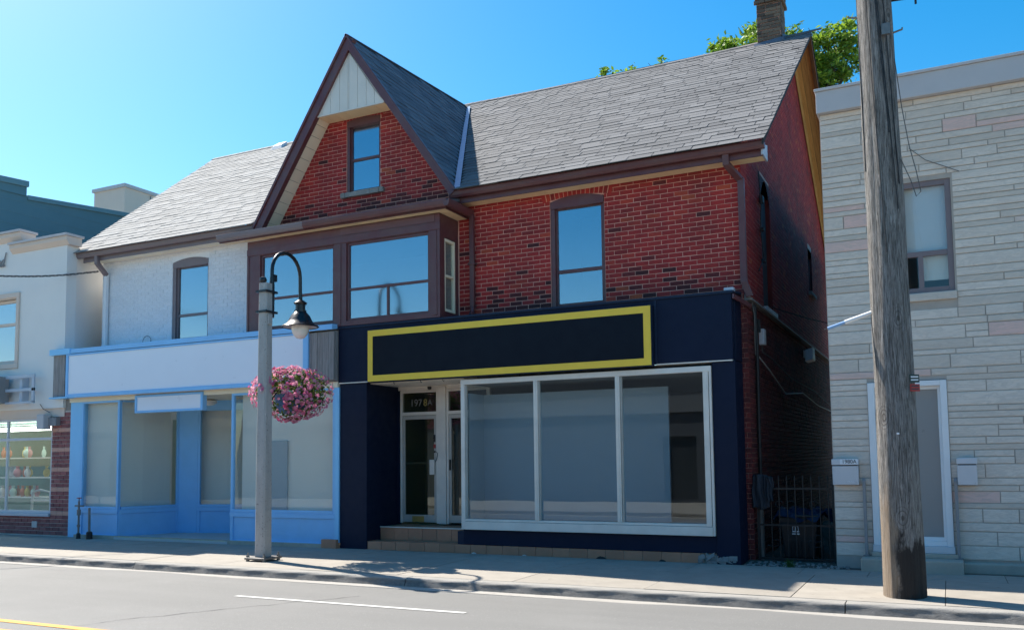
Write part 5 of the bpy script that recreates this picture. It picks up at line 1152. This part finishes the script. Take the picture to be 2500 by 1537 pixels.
# ------------------------------------------------------------------ utility pole
up = thing('utility_pole', 'thick weathered wooden utility pole with a charred foot', 'utility pole', (-.50, -2.28, 0))
mb = MB(); V = []; F = []; seg = 48; nz = 130; HT = 10.5
def pole_c(z): return (-.50-.006*z-.0006*z*z*.3, -2.28+.002*z)
def pole_r(z): return .222-.0045*z
for i in range(nz+1):
    z = -.05+(HT+.05)*i/nz; X, Y_ = pole_c(z); R = pole_r(z)
    for k in range(seg):
        a = 2*math.pi*k/seg; d = .006*math.sin(5*a+z*.5)+.004*math.sin(11*a-z*.9)+.003*math.sin(z*3.1+3*a)+.0025*math.sin(23*a+.6*z)
        V.append((X+(R+d)*math.cos(a), Y_+(R+d)*math.sin(a), z))
F = [(i*seg+k, i*seg+(k+1) % seg, (i+1)*seg+(k+1) % seg, (i+1)*seg+k) for i in range(nz) for k in range(seg)]+[tuple(nz*seg+k for k in range(seg))]
mb.add(V, F, True); mb.build('pole', 'pole_wood', up)
def on_pole(a, z, o=.012): X, Y_ = pole_c(z); R = pole_r(z)+o; a = math.radians(a); return (X+R*math.cos(a), Y_+R*math.sin(a), z)
for a0, a1, z0, z1 in ((-112, -62, 9.5, 5.3), (-128, -88, 9.0, 3.9), (-95, -45, 8.6, 4.4), (-70, -34, 8.4, 4.7), (-168, -150, 9.0, 4.9)):
    MB().tube([on_pole(a0+(a1-a0)*(t/14)**1.15, z0+(z1-z0)*t/14, .008) for t in range(15)], .0065, 6).build('cable', 'cable', up)
MB().tube([on_pole(-20, 6.2, .01), (on_pole(-20, 5.6, .06)), (-.24, -2.3, 5.15), (-.18, -2.32, 4.85), (-.14, -2.3, 4.60), (-.19, -2.3, 4.55), (-.24, -2.28, 4.75), (on_pole(-15, 5.0, .01))], .006, 6).build('cable_loop', 'cable_grey', up)
for a, z in ((178, 6.82), (5, 6.55), (176, 7.7)): p0 = Vector(on_pole(a, z, -.02)); p1 = Vector(on_pole(a, z+.03, .10)); MB().tube([p0, p1, p1+Vector((0, 0, .02))], .011, 6).build('step_bolt', 'bolt_steel', up)
boxpart('bracket_plate', 'bolt_steel', up, -.47, -.38, -2.50, -2.46, 6.45, 6.58)
MB().tube([on_pole(0, 6.95, -.02), (-.20, -2.3, 6.92), (-.05, -2.32, 6.96), (.02, -2.32, 6.90)], .02, 6).tube([(-.1, -2.31, 6.93), (-.1, -2.31, 6.82)], .014, 6).build('insulator_arm', 'iron', up)
for z0, z1, mt, nm in ((2.40, 2.50, 'dark_tag', 'tag'), (2.30, 2.39, 'red_tag', 'tag')):
    c = Vector(on_pole(-22, (z0+z1)/2, .022)); t = Vector((.62, -.30, 0)).normalized() if nm else None; t = Vector((math.sin(math.radians(42)), -math.cos(math.radians(42))*0+.35, 0)).normalized()
    n = Vector((t.y, -t.x, 0)); o = MB().obox(c, t, (0,0,1), n, .055, (z1-z0)/2-.004, .006).build(nm, mt, up)
    for j in range(2): MB().obox(c+n*.008+Vector((0, 0, .018-.034*j)), t, (0,0,1), n, .042, .007, .001).build('print_line', 'print_white' if mt == 'dark_tag' else 'print_dark', o)
MB().obox(Vector(on_pole(-84, 1.83, .008)), (1,0,0), (0,0,1), (0,-1,0), .014, .010, .004).build('metal_tag', 'print_white', up)
# crossarm above the frame
MB().box(-1.7, .6, -2.16, -2.05, 9.6, 9.72).build('crossarm', 'wood_grey', up, .01)
# sleeve on the service line to the stone house
sl_ = thing('cable_sleeve', 'white and blue plastic sleeve on the cable left of the utility pole', 'cable', (-.72, -2.28, 3.2))
def lerp(a, b, t): return tuple(a[i]+(b[i]-a[i])*t for i in range(3))
pa, pb = (-.70, -2.30, 3.25), (-1.21, -2.30, 3.095)
MB().tube([pa, lerp(pa, pb, .62)], .026, 10).build('white_sleeve', 'pvc_white', sl_); MB().tube([lerp(pa, pb, .62), pb], .02, 10).build('blue_sleeve', 'pvc_blue', sl_); MB().tube([pb, (-1.25, -2.3, 3.085)], .006, 6).build('cable_end', 'cable', sl_)
# ------------------------------------------------------------------ overhead lines
c1 = thing('overhead_cable', 'thin twisted overhead cable crossing the cream building to the white house', 'cable', (-17.4, .55, 5.9))
def cab(t):
    a, b, c = Vector((-17.345, .50, 6.005)), Vector((-18.39, -1.18, 5.70)), Vector((-26, -13.2, 7.2))
    return a.lerp(b, t/24)+Vector((0, 0, -.05*math.sin(math.pi*t/24))) if t <= 24 else b.lerp(c, (t-24)/40)
pts = [cab(t) for t in range(65)]
for ph in (0, 2.1, 4.2): MB().tube([p+Vector((0, .016*math.cos(i*1.25+ph), .016*math.sin(i*1.25+ph))) for i, p in enumerate(pts)], .009, 6).build('strand', 'cable_grey', c1)
c3_ = MB().tube([(-2.70, 2.6, 4.22), (-2.2, 3.5, 4.10), (-1.52, 4.8, 4.02)], .008, 6).build('service_wire', 'cable', loc=(-2.7, 2.6, 4.2)); tag(c3_, 'thin dark wire spanning the alley between brick and stone walls', 'cable')
# thin wire stapled to the stone wall beside the window
w1 = MB().tube([(-.30, SY-.02, 5.95), (-.1, SY-.02, 5.75), (.32, SY-.02, 5.52)], .005, 6).build('wall_wire', 'cable_grey', loc=(-.3, SY, 5.5)); tag(w1, 'thin grey wire slanting over the stone wall above its window', 'cable')
# ------------------------------------------------------------------ alley gate
gt = thing('alley_gate', 'rusty dark iron bar gate closing the alley', 'gate', (-2.0, .60, 0)); GY = .60
boxpart('gate_post', 'iron', gt, -2.66, -2.62, GY-.02, GY+.02, 0, 1.30); boxpart('gate_post', 'iron', gt, -1.56, -1.52, GY-.02, GY+.02, 0, 1.32)
for z in (1.10, .55, .05): boxpart('rail', 'iron', gt, -2.62, -1.56, GY-.014, GY+.014, z-.014, z+.014)
for i in range(9):
    x = -2.56+.118*i; b = MB().box(x-.007, x+.007, GY-.022, GY-.008, .03, 1.22).build('bar', 'iron', gt); MB().lathe([(.004, 0), (.016, .02), (.013, .045), (.0, .10)], (x, GY-.015, 1.21), 6).build('spear_tip', 'iron', b)
def scroll(x, z, s):
    pts = [(x+s*(.02+.115*t)*math.cos(5.2*t+.3)*1.0, GY+.004, z+abs(.6)*(.02+.115*t)*math.sin(5.2*t+.3)) for t in [i/16 for i in range(17)]]; MB().tube(pts, .006, 6).build('scroll', 'iron', gt)
scroll(-2.30, .88, 1); scroll(-2.18, .88, -1); scroll(-1.85, .30, 1); scroll(-1.80, .38, -1); scroll(-2.42, .30, -1); scroll(-1.80, .88, 1)
# wheeled bin behind the gate
bn = thing('wheeled_bin', 'black wheeled bin with a white city emblem behind the alley gate', 'bin', (-2.05, 1.0, 0))
x0, x1, y0, y1 = -2.36, -1.80, .74, 1.35
b = MB(); b.add([(x0+.06, y0+.05, .05), (x1-.06, y0+.05, .05), (x1-.06, y1-.05, .05), (x0+.06, y1-.05, .05), (x0, y0, .66), (x1, y0, .66), (x1, y1, .66), (x0, y1, .66)], [(3,2,1,0),(4,5,6,7),(0,1,5,4),(1,2,6,5),(2,3,7,6),(3,0,4,7)]); b.build('body', 'bin_black', bn, .015)
for i in range(6): MB().prism([(x0+.14+.05*i, y0+.040, .06), (x0+.16+.05*i, y0+.040, .06), (x0+.16+.05*i, y0+.012, .30), (x0+.14+.05*i, y0+.012, .30)], (0, -.008, 0)).build('rib', 'bin_black', bn)
MB().box(x0-.02, x1+.02, y0-.03, y1+.02, .66, .70).build('lid', 'bin_black', bn, .012)
for sx in (x0+.02, x1-.06): MB().tube([(sx, y1-.05, .09), (sx+.05, y1-.05, .09)], .09, 14).build('wheel', 'bin_black', bn)
em = MB(); ex, ez = -2.12, .46; fy = y0+.006
for s, o in ((-1, -.030), (1, .022)):
    em.tube([(ex+o-.02*s, fy, ez), (ex+o-.024*s, fy, ez+.05), (ex+o-.01*s, fy, ez+.072), (ex+o+.012*s, fy, ez+.06), (ex+o+.016*s, fy, ez+.0)], .005, 6)
em.box(ex-.05, ex+.05, fy-.006, fy, ez-.022, ez-.004).box(ex-.055, ex-.005, fy-.004, fy+.002, ez-.058, ez-.04).box(ex+.002, ex+.055, fy-.004, fy+.002, ez-.058, ez-.04).tube([(ex+.018, fy, ez+.06), (ex+.03, fy, ez+.088)], .005, 6); em.build('emblem', 'print_white', bn)
# crumpled blue tarp over the bin
rt_ = random.Random(31); V = []; nxx, nyy = 26, 16
for j in range(nyy+1):
    for i in range(nxx+1):
        u, v = i/nxx, j/nyy; x = -2.44+.86*u; y = .68+.75*v
        z = .735+.055*math.sin(9*u+3*v)*math.sin(7*v+1)+.03*math.sin(23*u-9*v)+.02*math.sin(31*v+17*u)+rt_.uniform(-.008, .008); e = min(u, 1-u, v, 1-v)
        if e < .12: z -= (.12-e)/.12*(.09+.03*math.sin(20*u+15*v))
        V.append((x, y, z))
mb = MB().add(V, [(j*(nxx+1)+i, j*(nxx+1)+i+1, (j+1)*(nxx+1)+i+1, (j+1)*(nxx+1)+i) for j in range(nyy) for i in range(nxx)]); o = mb.build('tarp', 'tarp_blue', loc=(-2.0, 1.0, .7)); tag(o, 'crumpled blue plastic tarp lying on the bin lid', 'tarp'); sd = o.modifiers.new('solid', 'SOLIDIFY'); sd.thickness = .004
# jacket hung on the gate post
V = []; n1, n2 = 20, 16
def cloth(x0, x1, z0, z1, y, ph, taper):
    V = []
    for j in range(n2+1):
        for i in range(n1+1):
            u, v = i/n1, j/n2; wdt = (x1-x0)*(1-taper*(1-v)*.0-taper*v*.3); xc = (x0+x1)/2
            V.append((xc+(u-.5)*wdt+.008*math.sin(9*v+ph), y-.035*math.sin(math.pi*u)-.02*math.sin(14*u+3*v+ph)-.008*math.sin(25*u), z0+(z1-z0)*v-(.05*abs(u-.5)**1.5 if v > .5 else 0)+(.02*math.sin(8*u+ph) if j == 0 else 0)))
    return V, [(j*(n1+1)+i, j*(n1+1)+i+1, (j+1)*(n1+1)+i+1, (j+1)*(n1+1)+i) for j in range(n2) for i in range(n1)]
mb = MB(); mb.add(*cloth(-2.72, -2.46, .80, 1.32, .53, 0, .5), True); jk = thing('jacket', 'dark blue-grey jacket hanging on the left post of the alley gate', 'jacket', (-2.6, .56, .8)); o = mb.build('body', 'jacket_cloth', jk); o.modifiers.new('s', 'SOLIDIFY').thickness = .012
mb = MB().add(*cloth(-2.50, -2.40, .92, 1.29, .50, 2, .3), True); o = mb.build('sleeve', 'jacket_cloth', jk); o.modifiers.new('s', 'SOLIDIFY').thickness = .02
# ------------------------------------------------------------------ trees behind the roof
def tree(name, label, base, trunk_h, blobs, nleaf, seed, lsize=.085):
    r = random.Random(seed); t = thing(name, label, 'tree', base, 'trees behind the house roof'); bx, by, _ = base
    tr = MB(); top = Vector((sum(b[0] for b in blobs)/len(blobs), sum(b[1] for b in blobs)/len(blobs), trunk_h)); B = Vector(base)
    tr.tube([B+(top-B)*(i/6)+Vector((.12*math.sin(i*1.7), .1*math.cos(i*2.1), 0)) for i in range(7)], [.26-.028*i for i in range(7)], 10)
    for bl in blobs:
        c = Vector(bl[:3]); s = B+(top-B)*r.uniform(.6, .95)
        tr.tube([s, s.lerp(c, .5)+Vector((r.uniform(-.3, .3), r.uniform(-.3, .3), .2)), c], [.09, .06, .02], 7)
        for k in range(9):
            d = Vector((r.gauss(0, 1), r.gauss(0, 1), r.gauss(.2, .8))).normalized(); tr.tube([c.lerp(s, .15), c+d*bl[3]*.5+Vector((0, 0, .1)), c+d*bl[3]*.95], [.025, .016, .006], 5)
    tr.build('trunk', 'bark', t)
    tot = sum(b[3]**2.4 for b in blobs); vv = []; ff = []; rn = []
    for bl in blobs:
        n = int(nleaf*bl[3]**2.4/tot); c = Vector(bl[:3]); nc = max(8, int(26*bl[3]**1.5)); cl = []
        for k in range(nc):
            d = Vector((r.gauss(0, 1), r.gauss(0, 1), r.gauss(0, .9))).normalized()*bl[3]*r.uniform(.35, 1)**.6; cl.append((c+d, r.uniform(.12, .34)*bl[3]**.5))
        for k in range(n):
            q, cr = r.choice(cl); p = q+Vector((r.gauss(0, 1), r.gauss(0, 1), r.gauss(0, .7)))*cr*.62
            u = Vector((r.gauss(0, 1), r.gauss(0, 1), r.gauss(-.4, .6))).normalized(); v = u.orthogonal().normalized(); v = Matrix.Rotation(r.uniform(0, 6.28), 3, u) @ v; nn = u.cross(v); s = lsize*r.uniform(.6, 1.4); o = len(vv)
            vv += [p-u*s, p+v*s*.42+nn*s*.12, p+u*s, p-v*s*.42+nn*s*.12]; ff.append((o, o+1, o+2, o+3)); rn.append(r.random())
    mb = MB(); mb.add(vv, ff); o = mb.build('crown', 'leaf_tree', t); at = o.data.attributes.new('rnd', 'FLOAT', 'FACE'); at.data.foreach_set('value', rn); o['kind'] = 'stuff'
tree('leafy_tree', 'bright green leafy tree showing either side of the chimney', (-4.6, 16.5, 0), 10.5, [(-6.65, 16, 14.75, .6), (-6.1, 16, 14.95, .8), (-5.3, 16, 15.1, 1.0), (-4.4, 16.3, 14.6, 1.1), (-3.1, 16.2, 14.5, 1.15), (-2.6, 16, 14.7, .85), (-2.75, 16, 13.6, 1.0), (-4.2, 16.8, 13.4, 1.5), (-2.9, 16.4, 12.6, 1.0), (-5.6, 16.5, 13.9, 1.2)], 17000, 3, .095)
tree('leafy_tree', 'green treetop peeking over the middle of the grey ridge', (-9.0, 16.8, 0), 11.0, [(-8.6, 16, 14.85, .65), (-9.5, 16, 15.12, .42), (-10.6, 16, 15.2, .36), (-9.3, 16.6, 13.6, 1.4)], 4200, 5, .095)
flush_stuff()
